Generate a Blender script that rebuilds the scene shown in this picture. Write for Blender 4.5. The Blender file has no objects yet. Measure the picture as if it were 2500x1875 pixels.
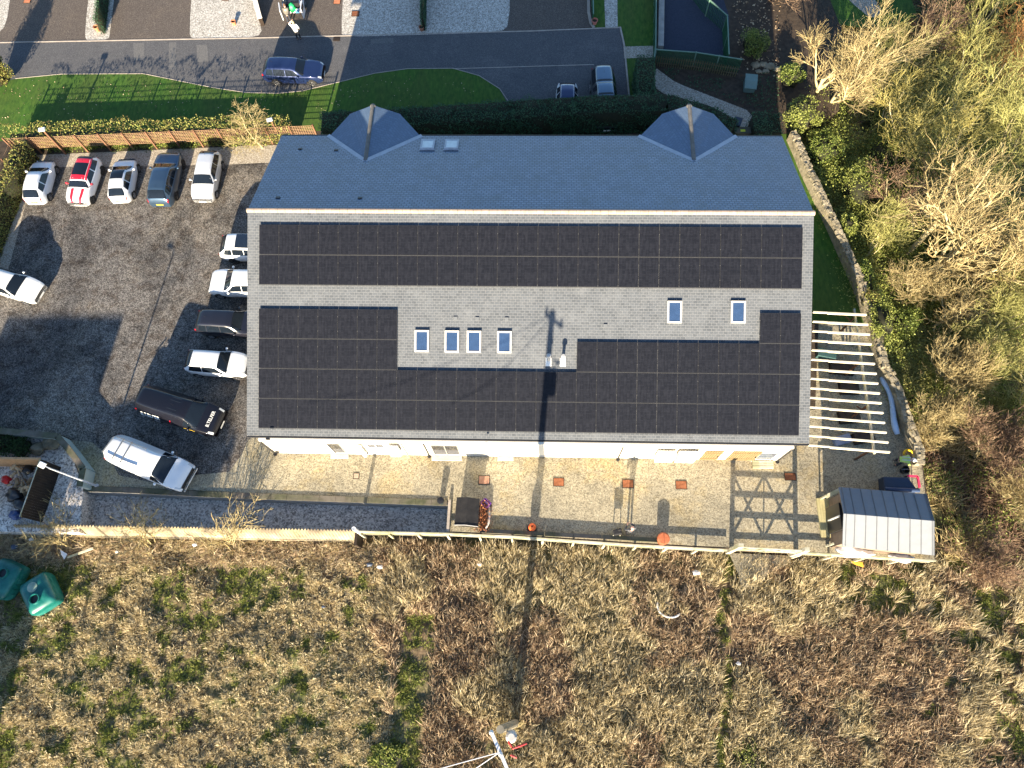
import bpy, math, random
import numpy as np
from mathutils import Vector, Matrix, noise as mnoise
random.seed(11); RS = np.random.RandomState(5)
S = bpy.context.scene
C = bpy.data.collections.new("site"); S.collection.children.link(C)

# ------------------------------------------------------------------ camera, sky, sun, exposure
F, HC = 1735.0, 43.0
dn = np.array([44, -642.5, -1735.]); dn /= np.linalg.norm(dn)
zc = -dn
xc = np.array([1, -.01197, .0298]); xc -= xc.dot(zc)*zc; xc /= np.linalg.norm(xc)
yc = np.cross(zc, xc)
RC = np.array([xc, yc, zc])                    # camera -> world
cam = bpy.data.cameras.new("camera"); camo = bpy.data.objects.new("camera", cam); C.objects.link(camo)
mw = Matrix(RC.tolist()).to_4x4(); mw.translation = Vector((0, 0, HC)); camo.matrix_world = mw
cam.sensor_width = 36; cam.lens = 36*F/2500; cam.clip_end = 3000; cam.clip_start = .5
S.camera = camo
AZ, TANE = math.radians(5.9), .278             # shadows run north, a little east
EL = math.atan(TANE)
sun = bpy.data.lights.new("sun", 'SUN'); sun.energy = 5.0; sun.angle = math.radians(.5); sun.color = (1, .85, .635)
suno = bpy.data.objects.new("sun", sun); C.objects.link(suno)
ldir = Vector((math.sin(AZ)*math.cos(EL), math.cos(AZ)*math.cos(EL), -math.sin(EL)))
suno.rotation_euler = ldir.to_track_quat('-Z', 'Y').to_euler(); suno.location = (0, 0, 60)
wd = bpy.data.worlds.new("World"); S.world = wd; wd.use_nodes = True
nt = wd.node_tree; nt.nodes.clear()
sky = nt.nodes.new('ShaderNodeTexSky'); sky.sky_type = 'NISHITA'; sky.sun_disc = False
sky.sun_elevation = EL; sky.sun_rotation = math.pi+AZ; sky.air_density = 1.0; sky.dust_density = .6; sky.ozone_density = 3.0
bg = nt.nodes.new('ShaderNodeBackground'); bg.inputs[1].default_value = .074
wo = nt.nodes.new('ShaderNodeOutputWorld'); nt.links.new(sky.outputs[0], bg.inputs[0]); nt.links.new(bg.outputs[0], wo.inputs[0])
S.view_settings.view_transform = 'Standard'; S.view_settings.look = 'None'; S.view_settings.exposure = 1.98; S.view_settings.gamma = 1
S.cycles.max_bounces = 6; S.cycles.diffuse_bounces = 3; S.cycles.glossy_bounces = 3; S.cycles.transparent_max_bounces = 6

# ------------------------------------------------------------------ survey: photo point + height -> place
def G(px, py, z=0.):
    r = RC @ np.array([(px-1250)/F, -(py-937.5)/F, -1.]); t = (z-HC)/r[2]
    return Vector((r[0]*t, r[1]*t, z))
def GX(px, py, s=1, x0=0, y0=0, z=0.): return G(x0+px/s, y0+py/s, z)
def GY(px, py, Y):                              # point on the upright plane y = Y
    r = RC @ np.array([(px-1250)/F, -(py-937.5)/F, -1.]); t = Y/r[1]
    return (r[0]*t, HC+r[2]*t)
def seen(x, y, z, m=0):
    c = RC.T @ (np.array([x, y, z-HC])); px = 1250-F*c[0]/c[2]; py = 937.5+F*c[1]/c[2]
    return -m < px < 2500+m and -m < py < 1875+m

# ------------------------------------------------------------------ materials
def srgb(r, g, b):
    f = lambda c: (c/255/12.92 if c/255 <= .04045 else ((c/255+.055)/1.055)**2.4)
    return (f(r), f(g), f(b))
MATS = {}
def mat(name, cols, scale=4, detail=8, rough=.85, bump=0, bscale=None, metal=0, spec=.3, coat=0, island=False, space='Object', stretch=None, dist=0, cols2=None, scale2=.5, mixr=(.4, .6), trans=0, sheen=0):
    """procedural material: noise (or per-leaf random) through a ramp of base colours, optional second large-scale ramp"""
    if name in MATS: return MATS[name]
    m = bpy.data.materials.new(name); m.use_nodes = True; MATS[name] = m
    n = m.node_tree; nd = n.nodes; lk = n.links; bs = nd['Principled BSDF']
    bs.inputs['Roughness'].default_value = rough; bs.inputs['Metallic'].default_value = metal
    bs.inputs['Specular IOR Level'].default_value = spec; bs.inputs['Coat Weight'].default_value = coat
    bs.inputs['Coat Roughness'].default_value = .06
    tc = nd.new('ShaderNodeTexCoord'); vec = tc.outputs[space]
    if stretch:
        mp = nd.new('ShaderNodeMapping'); mp.inputs['Scale'].default_value = stretch; lk.new(vec, mp.inputs[0]); vec = mp.outputs[0]
    def ramp(cl, fac):
        r = nd.new('ShaderNodeValToRGB'); e = r.color_ramp.elements
        while len(e) < len(cl): e.new(.5)
        for i, (p, c) in enumerate(cl): e[i].position = p; e[i].color = (*c, 1)
        lk.new(fac, r.inputs[0]); return r.outputs[0]
    def noi(sc, dt=detail, ds=0):
        t = nd.new('ShaderNodeTexNoise'); t.inputs['Scale'].default_value = sc; t.inputs['Detail'].default_value = dt
        t.inputs['Roughness'].default_value = .62; t.inputs['Distortion'].default_value = ds; lk.new(vec, t.inputs[0]); return t.outputs[0]
    if island:
        g = nd.new('ShaderNodeNewGeometry'); fac = g.outputs['Random Per Island']
    else: fac = noi(scale, detail, dist)
    col = ramp(cols, fac)
    if cols2:
        b = ramp(cols2, fac); mr = nd.new('ShaderNodeMapRange'); mr.inputs[1].default_value = mixr[0]; mr.inputs[2].default_value = mixr[1]
        lk.new(noi(scale2, 5, .6), mr.inputs[0]); mx = nd.new('ShaderNodeMix'); mx.data_type = 'RGBA'
        lk.new(mr.outputs[0], mx.inputs[0]); lk.new(col, mx.inputs[6]); lk.new(b, mx.inputs[7]); col = mx.outputs[2]
    lk.new(col, bs.inputs['Base Color'])
    if bump:
        bp = nd.new('ShaderNodeBump'); bp.inputs['Strength'].default_value = min(bump, 1); bp.inputs['Distance'].default_value = .02*max(bump, 1)
        lk.new(noi(bscale or scale*2, 6), bp.inputs['Height']); lk.new(bp.outputs[0], bs.inputs['Normal'])
    if trans:
        tr = nd.new('ShaderNodeBsdfTranslucent'); lk.new(col, tr.inputs[0]); ms = nd.new('ShaderNodeMixShader'); ms.inputs[0].default_value = trans
        out = nd['Material Output']; lk.new(bs.outputs[0], ms.inputs[1]); lk.new(tr.outputs[0], ms.inputs[2]); lk.new(ms.outputs[0], out.inputs[0])
    return m
def flat(name, c, rough=.5, metal=0, coat=0, spec=.5, var=.12, scale=3, bump=0):
    if name in MATS: return MATS[name]
    a = tuple(x*(1-var) for x in c); b = tuple(min(1, x*(1+var)) for x in c)
    return mat(name, [(.3, a), (.7, b)], scale=scale, detail=4, rough=rough, metal=metal, coat=coat, spec=spec, bump=bump)

def gravel(name, cols, size=18, big=None, bump=.6, rough=.95):
    """stone chippings: coloured voronoi cells under broad tone changes"""
    m = bpy.data.materials.new(name); m.use_nodes = True; MATS[name] = m
    n = m.node_tree; nd = n.nodes; lk = n.links; bs = nd['Principled BSDF']; bs.inputs['Roughness'].default_value = rough; bs.inputs['Specular IOR Level'].default_value = .15
    tc = nd.new('ShaderNodeTexCoord'); v = nd.new('ShaderNodeTexVoronoi'); v.inputs['Scale'].default_value = size; lk.new(tc.outputs['Object'], v.inputs[0])
    nz = nd.new('ShaderNodeTexNoise'); nz.inputs['Scale'].default_value = size*.3; nz.inputs['Detail'].default_value = 8; nz.inputs['Roughness'].default_value = .7; lk.new(tc.outputs['Object'], nz.inputs[0])
    sp = nd.new('ShaderNodeSeparateColor'); lk.new(v.outputs['Color'], sp.inputs[0])
    ad = nd.new('ShaderNodeMix'); ad.data_type = 'FLOAT'; ad.inputs[0].default_value = .5; lk.new(sp.outputs[0], ad.inputs[2]); lk.new(nz.outputs[0], ad.inputs[3])
    r = nd.new('ShaderNodeValToRGB'); e = r.color_ramp.elements
    while len(e) < len(cols): e.new(.5)
    for i, (p, c) in enumerate(cols): e[i].position = p; e[i].color = (*c, 1)
    lk.new(ad.outputs[0], r.inputs[0]); col = r.outputs[0]
    if big:                                   # big = [(colour, scale, lo, hi, strength)...] stains and worn patches
        for (c, sc, lo, hi, st) in big:
            t = nd.new('ShaderNodeTexNoise'); t.inputs['Scale'].default_value = sc; t.inputs['Detail'].default_value = 9; t.inputs['Roughness'].default_value = .7; t.inputs['Distortion'].default_value = .5
            mp = nd.new('ShaderNodeMapping'); mp.inputs['Location'].default_value = (lo*13, hi*7, 0); lk.new(tc.outputs['Object'], mp.inputs[0]); lk.new(mp.outputs[0], t.inputs[0])
            mr = nd.new('ShaderNodeMapRange'); mr.inputs[1].default_value = lo; mr.inputs[2].default_value = hi; mr.inputs[4].default_value = st; lk.new(t.outputs[0], mr.inputs[0])
            mx = nd.new('ShaderNodeMix'); mx.data_type = 'RGBA'; mx.blend_type = 'MIX'; lk.new(mr.outputs[0], mx.inputs[0]); lk.new(col, mx.inputs[6])
            mu = nd.new('ShaderNodeMix'); mu.data_type = 'RGBA'; mu.blend_type = 'MULTIPLY'; mu.inputs[0].default_value = 1; lk.new(col, mu.inputs[6]); mu.inputs[7].default_value = (*c, 1)
            lk.new(mu.outputs[2], mx.inputs[7]); col = mx.outputs[2]
    lk.new(col, bs.inputs['Base Color'])
    bp = nd.new('ShaderNodeBump'); bp.inputs['Strength'].default_value = bump; bp.inputs['Distance'].default_value = .03; lk.new(ad.outputs[0], bp.inputs['Height']); lk.new(bp.outputs[0], bs.inputs['Normal'])
    return m
def tiles(name, c1, c2, mortar, w, h, patch, rough=.7, spec=.3, msize=.012, bump=.5, pst=.8):
    m = bpy.data.materials.new(name); m.use_nodes = True; MATS[name] = m
    n = m.node_tree; nd = n.nodes; lk = n.links; bs = nd['Principled BSDF']; bs.inputs['Roughness'].default_value = rough; bs.inputs['Specular IOR Level'].default_value = spec
    tc = nd.new('ShaderNodeTexCoord'); b = nd.new('ShaderNodeTexBrick'); lk.new(tc.outputs['UV'], b.inputs[0])
    b.inputs['Color1'].default_value = (*c1, 1); b.inputs['Color2'].default_value = (*c2, 1); b.inputs['Mortar'].default_value = (*mortar, 1)
    b.inputs['Scale'].default_value = 1; b.inputs['Brick Width'].default_value = w; b.inputs['Row Height'].default_value = h; b.inputs['Mortar Size'].default_value = msize; b.inputs['Mortar Smooth'].default_value = .2
    t = nd.new('ShaderNodeTexNoise'); t.inputs['Scale'].default_value = .9; t.inputs['Detail'].default_value = 10; t.inputs['Roughness'].default_value = .72; lk.new(tc.outputs['UV'], t.inputs[0])
    t2 = nd.new('ShaderNodeTexNoise'); t2.inputs['Scale'].default_value = 9; t2.inputs['Detail'].default_value = 6; t2.inputs['Roughness'].default_value = .8; lk.new(tc.outputs['UV'], t2.inputs[0])
    mu = nd.new('ShaderNodeMath'); mu.operation = 'MULTIPLY_ADD'; mu.inputs[1].default_value = .5; lk.new(t2.outputs[0], mu.inputs[0]); lk.new(t.outputs[0], mu.inputs[2])
    mr = nd.new('ShaderNodeMapRange'); mr.inputs[1].default_value = .70; mr.inputs[2].default_value = 1.05; mr.inputs[4].default_value = pst; lk.new(mu.outputs[0], mr.inputs[0])
    mx = nd.new('ShaderNodeMix'); mx.data_type = 'RGBA'; mx.inputs[7].default_value = (*patch, 1); lk.new(mr.outputs[0], mx.inputs[0]); lk.new(b.outputs[0], mx.inputs[6])
    lk.new(mx.outputs[2], bs.inputs['Base Color'])
    bp = nd.new('ShaderNodeBump'); bp.inputs['Strength'].default_value = bump; bp.inputs['Distance'].default_value = .015; bp.invert = True
    lk.new(b.outputs['Fac'], bp.inputs['Height']); lk.new(bp.outputs[0], bs.inputs['Normal'])
    return m

# ------------------------------------------------------------------ mesh helpers
class MB:
    def __init__(s): s.v = []; s.f = []; s.m = []; s.uv = {}
    def add(s, vs, fs, mi=0):
        o = len(s.v); s.v += [tuple(p) for p in vs]
        for f in fs: s.f.append([i+o for i in f]); s.m.append(mi)
        return s
    def box(s, c, d, rz=0, mi=0, rx=0, ry=0):
        R = Matrix.Rotation(rz, 3, 'Z') @ Matrix.Rotation(ry, 3, 'Y') @ Matrix.Rotation(rx, 3, 'X')
        vs = [Vector(c)+R @ Vector((x*d[0]/2, y*d[1]/2, z*d[2]/2)) for z in (-1, 1) for y in (-1, 1) for x in (-1, 1)]
        return s.add(vs, [(0, 2, 3, 1), (4, 5, 7, 6), (0, 1, 5, 4), (2, 6, 7, 3), (0, 4, 6, 2), (1, 3, 7, 5)], mi)
    def beam(s, a, b, w, h, mi=0):
        a = Vector(a); b = Vector(b); d = (b-a); L = d.length; d.normalize()
        up = Vector((0, 0, 1)) if abs(d.z) < .95 else Vector((0, 1, 0))
        x = d.cross(up).normalized(); z = x.cross(d)
        vs = [p+x*sx*w/2+z*sz*h/2 for p in (a, b) for sz in (-1, 1) for sx in (-1, 1)]
        return s.add(vs, [(0, 1, 3, 2), (4, 6, 7, 5), (0, 4, 5, 1), (2, 3, 7, 6), (0, 2, 6, 4), (1, 5, 7, 3)], mi)
    def tube(s, pts, rs, n=8, mi=0, cap=True):
        pts = [Vector(p) for p in pts]
        if isinstance(rs, (int, float)): rs = [rs]*len(pts)
        vs = []; fs = []
        for i, p in enumerate(pts):
            d = (pts[min(i+1, len(pts)-1)]-pts[max(i-1, 0)]).normalized()
            up = Vector((0, 0, 1)) if abs(d.z) < .9 else Vector((1, 0, 0))
            x = d.cross(up).normalized(); y = d.cross(x)
            vs += [p+(x*math.cos(t)+y*math.sin(t))*rs[i] for t in [2*math.pi*k/n for k in range(n)]]
        for i in range(len(pts)-1):
            for k in range(n): fs.append((i*n+k, i*n+(k+1) % n, (i+1)*n+(k+1) % n, (i+1)*n+k))
        if cap: fs.append(tuple(range(n))[::-1]); fs.append(tuple((len(pts)-1)*n+k for k in range(n)))
        return s.add(vs, fs, mi)
    def lathe(s, c, prof, n=20, mi=0, ax=None, cap=True):
        c = Vector(c); vs = []; fs = []; A = ax or Matrix.Identity(3)
        for (r, z) in prof:
            for k in range(n): t = 2*math.pi*k/n; vs.append(c+A @ Vector((r*math.cos(t), r*math.sin(t), z)))
        for i in range(len(prof)-1):
            for k in range(n): fs.append((i*n+k, i*n+(k+1) % n, (i+1)*n+(k+1) % n, (i+1)*n+k))
        if cap: fs.append(tuple((len(prof)-1)*n+k for k in range(n))); fs.append(tuple(range(n))[::-1])
        return s.add(vs, fs, mi)
    def prism(s, poly, z0, z1, mi=0):
        n = len(poly); vs = [(p[0], p[1], z0) for p in poly]+[(p[0], p[1], z1) for p in poly]
        ar = sum(poly[i][0]*poly[(i+1) % n][1]-poly[(i+1) % n][0]*poly[i][1] for i in range(n))
        fs = [tuple(range(n))[::-1], tuple(range(n, 2*n))]+[(i, (i+1) % n, n+(i+1) % n, n+i) for i in range(n)]
        if ar < 0: fs = [f[::-1] for f in fs]
        return s.add(vs, fs, mi)
    def build(s, name, mats, parent=None, smooth=False, loc=None, bevel=0):
        me = bpy.data.meshes.new(name); me.from_pydata(s.v, [], s.f); 
        if not isinstance(mats, (list, tuple)): mats = [mats]
        for m in mats: me.materials.append(m)
        me.polygons.foreach_set('material_index', s.m)
        if smooth: me.polygons.foreach_set('use_smooth', [True]*len(s.f))
        me.update(); o = bpy.data.objects.new(name, me); C.objects.link(o)
        if loc is not None: o.location = loc
        if parent: o.parent = parent
        if bevel:
            b = o.modifiers.new('edge', 'BEVEL'); b.width = bevel; b.segments = 2; b.limit_method = 'ANGLE'
        return o
def tag(o, label, cat, group=None):
    o['label'] = label; o['category'] = cat
    if group: o['group'] = group
    return o
def thing(name, label, cat, loc=(0, 0, 0), rz=0, group=None):
    o = bpy.data.objects.new(name, None); C.objects.link(o); o.empty_display_size = .3
    o.location = loc; o.rotation_euler = (0, 0, rz); return tag(o, label, cat, group)
def dup(root, loc, rz, label, group=None):
    def cp(o, par):
        c = o.copy(); C.objects.link(c); c.parent = par
        for ch in o.children: cp(ch, c)
        return c
    r = cp(root, None); r.location = loc; r.rotation_euler = (0, 0, rz); r['label'] = label
    if group: r['group'] = group
    return r
def struct(o, stuff=False): o['kind'] = 'stuff' if stuff else 'structure'; return o
def npmesh(name, V, Fq, mats, mi=None, parent=None, smooth=False):
    """V (n,3); Fq (m,4) quads"""
    me = bpy.data.meshes.new(name); V = np.asarray(V, dtype=np.float32); Fq = np.asarray(Fq, dtype=np.int32)
    me.vertices.add(len(V)); me.vertices.foreach_set('co', V.ravel())
    k = Fq.shape[1]; me.loops.add(Fq.size); me.loops.foreach_set('vertex_index', Fq.ravel())
    me.polygons.add(len(Fq)); me.polygons.foreach_set('loop_start', np.arange(0, Fq.size, k, dtype=np.int32)); me.polygons.foreach_set('loop_total', np.full(len(Fq), k, dtype=np.int32))
    if not isinstance(mats, (list, tuple)): mats = [mats]
    for m in mats: me.materials.append(m)
    if mi is not None: me.polygons.foreach_set('material_index', np.asarray(mi, dtype=np.int32))
    if smooth: me.polygons.foreach_set('use_smooth', [True]*len(Fq))
    me.update(calc_edges=True); o = bpy.data.objects.new(name, me); C.objects.link(o)
    if parent: o.parent = parent
    return o
def leaves(P, size, flatness=.6, rs=RS, aspect=.6):
    """one small quad per point, random tilt; returns V,F"""
    n = len(P); nrm = rs.normal(size=(n, 3)); nrm[:, 2] = np.abs(nrm[:, 2])+flatness; nrm /= np.linalg.norm(nrm, axis=1)[:, None]
    a = rs.normal(size=(n, 3)); a -= (a*nrm).sum(1)[:, None]*nrm; a /= np.linalg.norm(a, axis=1)[:, None]; b = np.cross(nrm, a)
    s = (size*(.6+.8*rs.rand(n)))[:, None]; a = a*s*.5; b = b*s*.5*aspect
    V = np.stack([P-a, P-b, P+a, P+b], 1).reshape(-1, 3); F = np.arange(4*n).reshape(n, 4); return V, F
def blades(P, L, w, lean, az, rs=RS, droop=.25):
    """grass/stalk blades: two-quad ribbons from P. L,lean,az arrays"""
    n = len(P); d = np.stack([np.sin(lean)*np.cos(az), np.sin(lean)*np.sin(az), np.cos(lean)], 1)
    t = rs.rand(n)*6.283; sd = np.stack([np.cos(t), np.sin(t), 0*t], 1); sd = sd-(sd*d).sum(1)[:, None]*d; sd /= np.linalg.norm(sd, axis=1)[:, None]+1e-6
    W = (w*(.6+.8*rs.rand(n)))[:, None]*.5; L = L[:, None]
    mid = P+d*L*.55; tip = P+d*L; tip[:, 2] -= (L[:, 0]*droop*np.sin(lean)); 
    V = np.stack([P-sd*W, P+sd*W, mid+sd*W*.8, mid-sd*W*.8, tip+sd*W*.25, tip-sd*W*.25], 1).reshape(-1, 3)
    b = np.arange(n)[:, None]*6; F = np.concatenate([b+np.array([[0, 1, 2, 3]]), b+np.array([[3, 2, 4, 5]])], 0); return V, F
def segs_mesh(A, B, ra, rb, n=3):
    A = np.asarray(A); B = np.asarray(B); d = B-A; d /= np.linalg.norm(d, axis=1)[:, None]+1e-9
    up = np.where(np.abs(d[:, 2:3]) < .9, np.array([[0, 0, 1.]]), np.array([[1., 0, 0]])); x = np.cross(d, up); x /= np.linalg.norm(x, axis=1)[:, None]; y = np.cross(d, x)
    ra = np.asarray(ra)[:, None]; rb = np.asarray(rb)[:, None]; vs = []
    for P, r in ((A, ra), (B, rb)):
        for k in range(n): t = 2*math.pi*k/n; vs.append(P+(x*math.cos(t)+y*math.sin(t))*r)
    V = np.stack(vs, 1).reshape(-1, 3); b = np.arange(len(A))[:, None]*2*n
    F = np.concatenate([b+np.array([[k, (k+1) % n, n+(k+1) % n, n+k]]) for k in range(n)], 0); return V, F
def cat(L):
    Vs = []; Fs = []; o = 0
    for V, F in L: Vs.append(V); Fs.append(F+o); o += len(V)
    return np.concatenate(Vs), np.concatenate(Fs)
def fbm(x, y, sc, seed=0, oct=4, gain=.5):
    rs = np.random.RandomState(seed); out = 0*x; a = 1
    for o in range(oct):
        g = rs.rand(64, 64)*2-1; fx = x*sc*2**o+seed*3.7; fy = y*sc*2**o+seed*1.9; ix = np.floor(fx).astype(int); iy = np.floor(fy).astype(int)
        tx = fx-ix; ty = fy-iy; tx = tx*tx*(3-2*tx); ty = ty*ty*(3-2*ty); q = lambda i, j: g[i % 64, j % 64]
        out = out+a*((q(ix, iy)*(1-tx)+q(ix+1, iy)*tx)*(1-ty)+(q(ix, iy+1)*(1-tx)+q(ix+1, iy+1)*tx)*ty); a *= gain
    return out
def inpoly(x, y, poly):
    r = np.zeros(x.shape, bool); n = len(poly)
    for i in range(n):
        x1, y1 = poly[i][:2]; x2, y2 = poly[(i+1) % n][:2]
        c = ((y1 > y) != (y2 > y)) & (x < (x2-x1)*(y-y1)/((y2-y1) if y2 != y1 else 1e-9)+x1); r ^= c
    return r
def scatter(poly, dens, rs=RS):
    xs = [p[0] for p in poly]; ys = [p[1] for p in poly]; n = int((max(xs)-min(xs))*(max(ys)-min(ys))*dens)
    x = min(xs)+rs.rand(n)*(max(xs)-min(xs)); y = min(ys)+rs.rand(n)*(max(ys)-min(ys)); k = inpoly(x, y, poly); return x[k], y[k]
def smooth(poly, it=2):
    for _ in range(it):
        q = []
        for i in range(len(poly)):
            a = Vector(poly[i][:2]); b = Vector(poly[(i+1) % len(poly)][:2]); q += [a*.75+b*.25, a*.25+b*.75]
        poly = q
    return poly

# ------------------------------------------------------------------ palette
asphalt = gravel('asphalt', [(.15, (.035, .033, .031)), (.42, (.10, .093, .085)), (.62, (.2, .185, .17)), (.85, (.345, .315, .275))], 19,
                 [((.36, .38, .42), .16, .46, .58, .8), ((1.3, 1.25, 1.15), .1, .48, .6, 1), ((.5, .44, .40), 1.3, .48, .62, .8)], bump=.45)
road_m = gravel('road_tarmac', [(.2, (.07, .07, .073)), (.6, (.115, .115, .12)), (.9, (.2, .195, .19))], 30, [((1.5, 1.45, 1.4), .25, .52, .7, .6), ((.75, .75, .8), .6, .5, .7, .5)], bump=.4)
road_patch = gravel('road_patch', [(.2, (.10, .10, .1)), (.6, (.16, .155, .15)), (.9, (.22, .21, .2))], 30, None, bump=.3)
drive_m = gravel('driveway_tarmac', [(.2, (.07, .058, .052)), (.6, (.125, .105, .09)), (.85, (.23, .2, .17)), (.95, (.45, .4, .34))], 28, [((1.3, 1.25, 1.15), .35, .5, .7, .6)], bump=.4)
yard_m = gravel('yard_gravel', [(.2, (.16, .14, .10)), (.5, (.33, .29, .205)), (.75, (.44, .395, .285)), (.9, (.62, .57, .44))], 17,
                [((.6, .62, .66), .2, .48, .62, .75), ((1.15, .98, .62), .3, .5, .66, .7), ((.6, .55, .5), 1.6, .62, .7, .5)], bump=.45)
pale_gravel = gravel('pale_gravel', [(.2, (.2, .17, .13)), (.5, (.40, .35, .28)), (.8, (.62, .57, .48))], 19, [((.7, .68, .66), .5, .5, .7, .5)], bump=.8)
bed_gravel = gravel('bed_gravel', [(.2, (.22, .2, .17)), (.5, (.45, .42, .37)), (.8, (.75, .72, .66))], 15, [((.8, .8, .8), .5, .5, .7, .4)], bump=.9)
strip_m = gravel('strip_gravel', [(.25, (.22, .2, .18)), (.5, (.62, .57, .51)), (.8, (.9, .85, .78))], 12, [((.6, .6, .62), .35, .5, .66, .6)], bump=.6)
lawn_m = mat('lawn_grass', [(.3, (.022, .065, .008)), (.5, (.045, .115, .012)), (.7, (.08, .16, .02))], scale=5, detail=12, bump=.8, bscale=40, stretch=(1, .35, 1), cols2=[(.3, (.03, .07, .01)), (.7, (.08, .13, .02))], scale2=.35)
soil = mat('soil', [(.3, (.03, .022, .016)), (.7, (.085, .062, .042))], scale=3, detail=12, bump=1, bscale=8)
field_m = mat('field_soil', [(.3, (.05, .06, .02)), (.5, (.12, .12, .05)), (.72, (.28, .23, .13))], scale=5, detail=12, bump=2, bscale=6,
              cols2=[(.3, (.05, .035, .02)), (.5, (.14, .095, .055)), (.7, (.28, .2, .12))], scale2=.12)
wood_floor = mat('wood_floor', [(.3, (.03, .024, .014)), (.55, (.10, .075, .045)), (.75, (.2, .155, .09))], scale=1.6, detail=12, bump=2, bscale=5,
                 cols2=[(.3, (.015, .022, .008)), (.7, (.05, .07, .02))], scale2=.2)
tile_s = tiles('roof_tiles_south', (.072, .081, .092), (.10, .111, .125), (.165, .172, .182), .27, .16, (.19, .2, .21), .75, .2, .014, pst=.6)
tile_n = tiles('roof_tiles_north_shade', (.165, .215, .29), (.225, .285, .375), (.08, .11, .155), .3, .19, (.10, .125, .14), .42, .75, .03, pst=.9)  # sky-blue shade of the north slope is put into the tile colour
ridge_m = mat('ridge_tile', [(.3, (.28, .21, .16)), (.7, (.42, .33, .26))], scale=3, rough=.8)
tile_b = tiles('bay_tiles_shade', (.10, .15, .23), (.125, .185, .275), (.08, .12, .19), .3, .19, (.085, .12, .17), .5, .5, .012, bump=.2, pst=.5)  # deep blue shade behind the main ridge is put into these colours
ridge_br = mat('ridge_tile_brown', [(.3, (.13, .125, .12)), (.7, (.22, .2, .17))], scale=3, rough=.8)
lead = flat('lead_flashing', (.42, .45, .5), .5, spec=.5)
render_w = mat('cream_render', [(.3, (.74, .70, .60)), (.7, (.84, .80, .71))], scale=1.2, rough=.9, cols2=[(.3, (.68, .64, .54)), (.7, (.8, .76, .66))], scale2=.4)
plinth = mat('plinth_render', [(.3, (.42, .40, .36)), (.7, (.55, .52, .47))], scale=2)
blackpl = flat('black_plastic', (.02, .02, .022), .35)
brownpipe = flat('cream_pipe', (.5, .38, .24), .5)
whitep = flat('white_plastic', (.78, .78, .76), .35, var=.04)
glass_d = flat('dark_glass', (.012, .018, .03), .05, spec=.9, coat=.6)
glass_b = flat('sky_glass', (.03, .06, .13), .04, spec=1, coat=1)
glass_w = flat('frosted_glass', (.62, .68, .7), .3, spec=.5)
frame_g = flat('grey_frame', (.5, .49, .47), .5)
door_d = flat('door_grey', (.22, .22, .21), .4)
timber_y = mat('yellow_timber', [(.3, (.15, .105, .05)), (.7, (.25, .18, .09))], scale=3, stretch=(6, 6, .6), rough=.7)
timber_p = mat('pale_timber', [(.3, (.62, .55, .40)), (.7, (.78, .71, .55))], scale=3, rough=.7)
timber_b = mat('brown_timber', [(.3, (.10, .05, .028)), (.7, (.2, .105, .06))], scale=4, stretch=(3, 3, .5), rough=.75)
timber_dk = mat('dark_timber', [(.3, (.018, .012, .009)), (.7, (.045, .03, .02))], scale=4, stretch=(4, 1, .5), rough=.7)
timber_o = mat('orange_timber', [(.3, (.36, .2, .09)), (.7, (.55, .33, .17))], scale=4, rough=.7)
timber_gr = mat('mossy_timber', [(.3, (.05, .055, .03)), (.7, (.12, .12, .07))], scale=2.5, rough=.85, cols2=[(.3, (.12, .10, .08)), (.7, (.17, .15, .12))], scale2=.5)
timber_w = mat('weathered_rail', [(.3, (.45, .42, .33)), (.7, (.64, .6, .48))], scale=3, rough=.8, cols2=[(.4, (.36, .35, .2)), (.7, (.46, .44, .28))], scale2=.7)
stone_m = mat('rubble_stone', [(.3, (.15, .135, .09)), (.55, (.30, .26, .18)), (.75, (.46, .41, .31))], scale=2.5, detail=12, bump=3, bscale=7, rough=.95)
conc = mat('concrete', [(.3, (.28, .27, .25)), (.7, (.42, .4, .37))], scale=2.5, rough=.9, bump=.4)
kerb_m = mat('kerb_stone', [(.3, (.3, .26, .22)), (.7, (.46, .4, .34))], scale=2.5, rough=.9)
green_wall = mat('painted_wall', [(.3, (.36, .42, .38)), (.7, (.48, .53, .48))], scale=1.5, rough=.8)
corr_m = mat('corrugated_sheet', [(.3, (.16, .135, .095)), (.6, (.235, .2, .15)), (.8, (.3, .26, .2))], scale=1.3, detail=10, rough=.9, cols2=[(.3, (.3, .26, .16)), (.7, (.5, .44, .3))], scale2=.6)
rust = mat('rusty_cover', [(.3, (.15, .05, .02)), (.7, (.32, .12, .055))], scale=6, rough=.85, bump=.6)
terra = mat('terracotta', [(.3, (.42, .15, .07)), (.7, (.6, .24, .12))], scale=5, rough=.8)
orange = flat('orange_clay', (.75, .13, .03), .5)
teal = mat('teal_plastic', [(.3, (.0, .09, .08)), (.7, (.005, .16, .13))], scale=1.2, rough=.38, spec=.5, cols2=[(.3, (.01, .13, .12)), (.7, (.03, .21, .18))], scale2=1.5)
trellis_m = mat('trellis_timber', [(.3, (.24, .14, .075)), (.7, (.38, .24, .14))], scale=4)
white_bark = mat('pale_bark', [(.3, (.33, .28, .15)), (.7, (.52, .45, .26))], scale=2, detail=6)
twig_tan = mat('tan_twigs', [(0, (.18, .13, .06)), (.5, (.38, .30, .14)), (1, (.56, .47, .24))], island=True)
twig_br = mat('brown_twigs', [(0, (.10, .06, .04)), (.5, (.22, .14, .09)), (1, (.38, .27, .17))], island=True)
twig_gr = mat('lichen_twigs', [(0, (.15, .15, .04)), (.5, (.36, .35, .11)), (1, (.58, .55, .21))], island=True)
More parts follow.
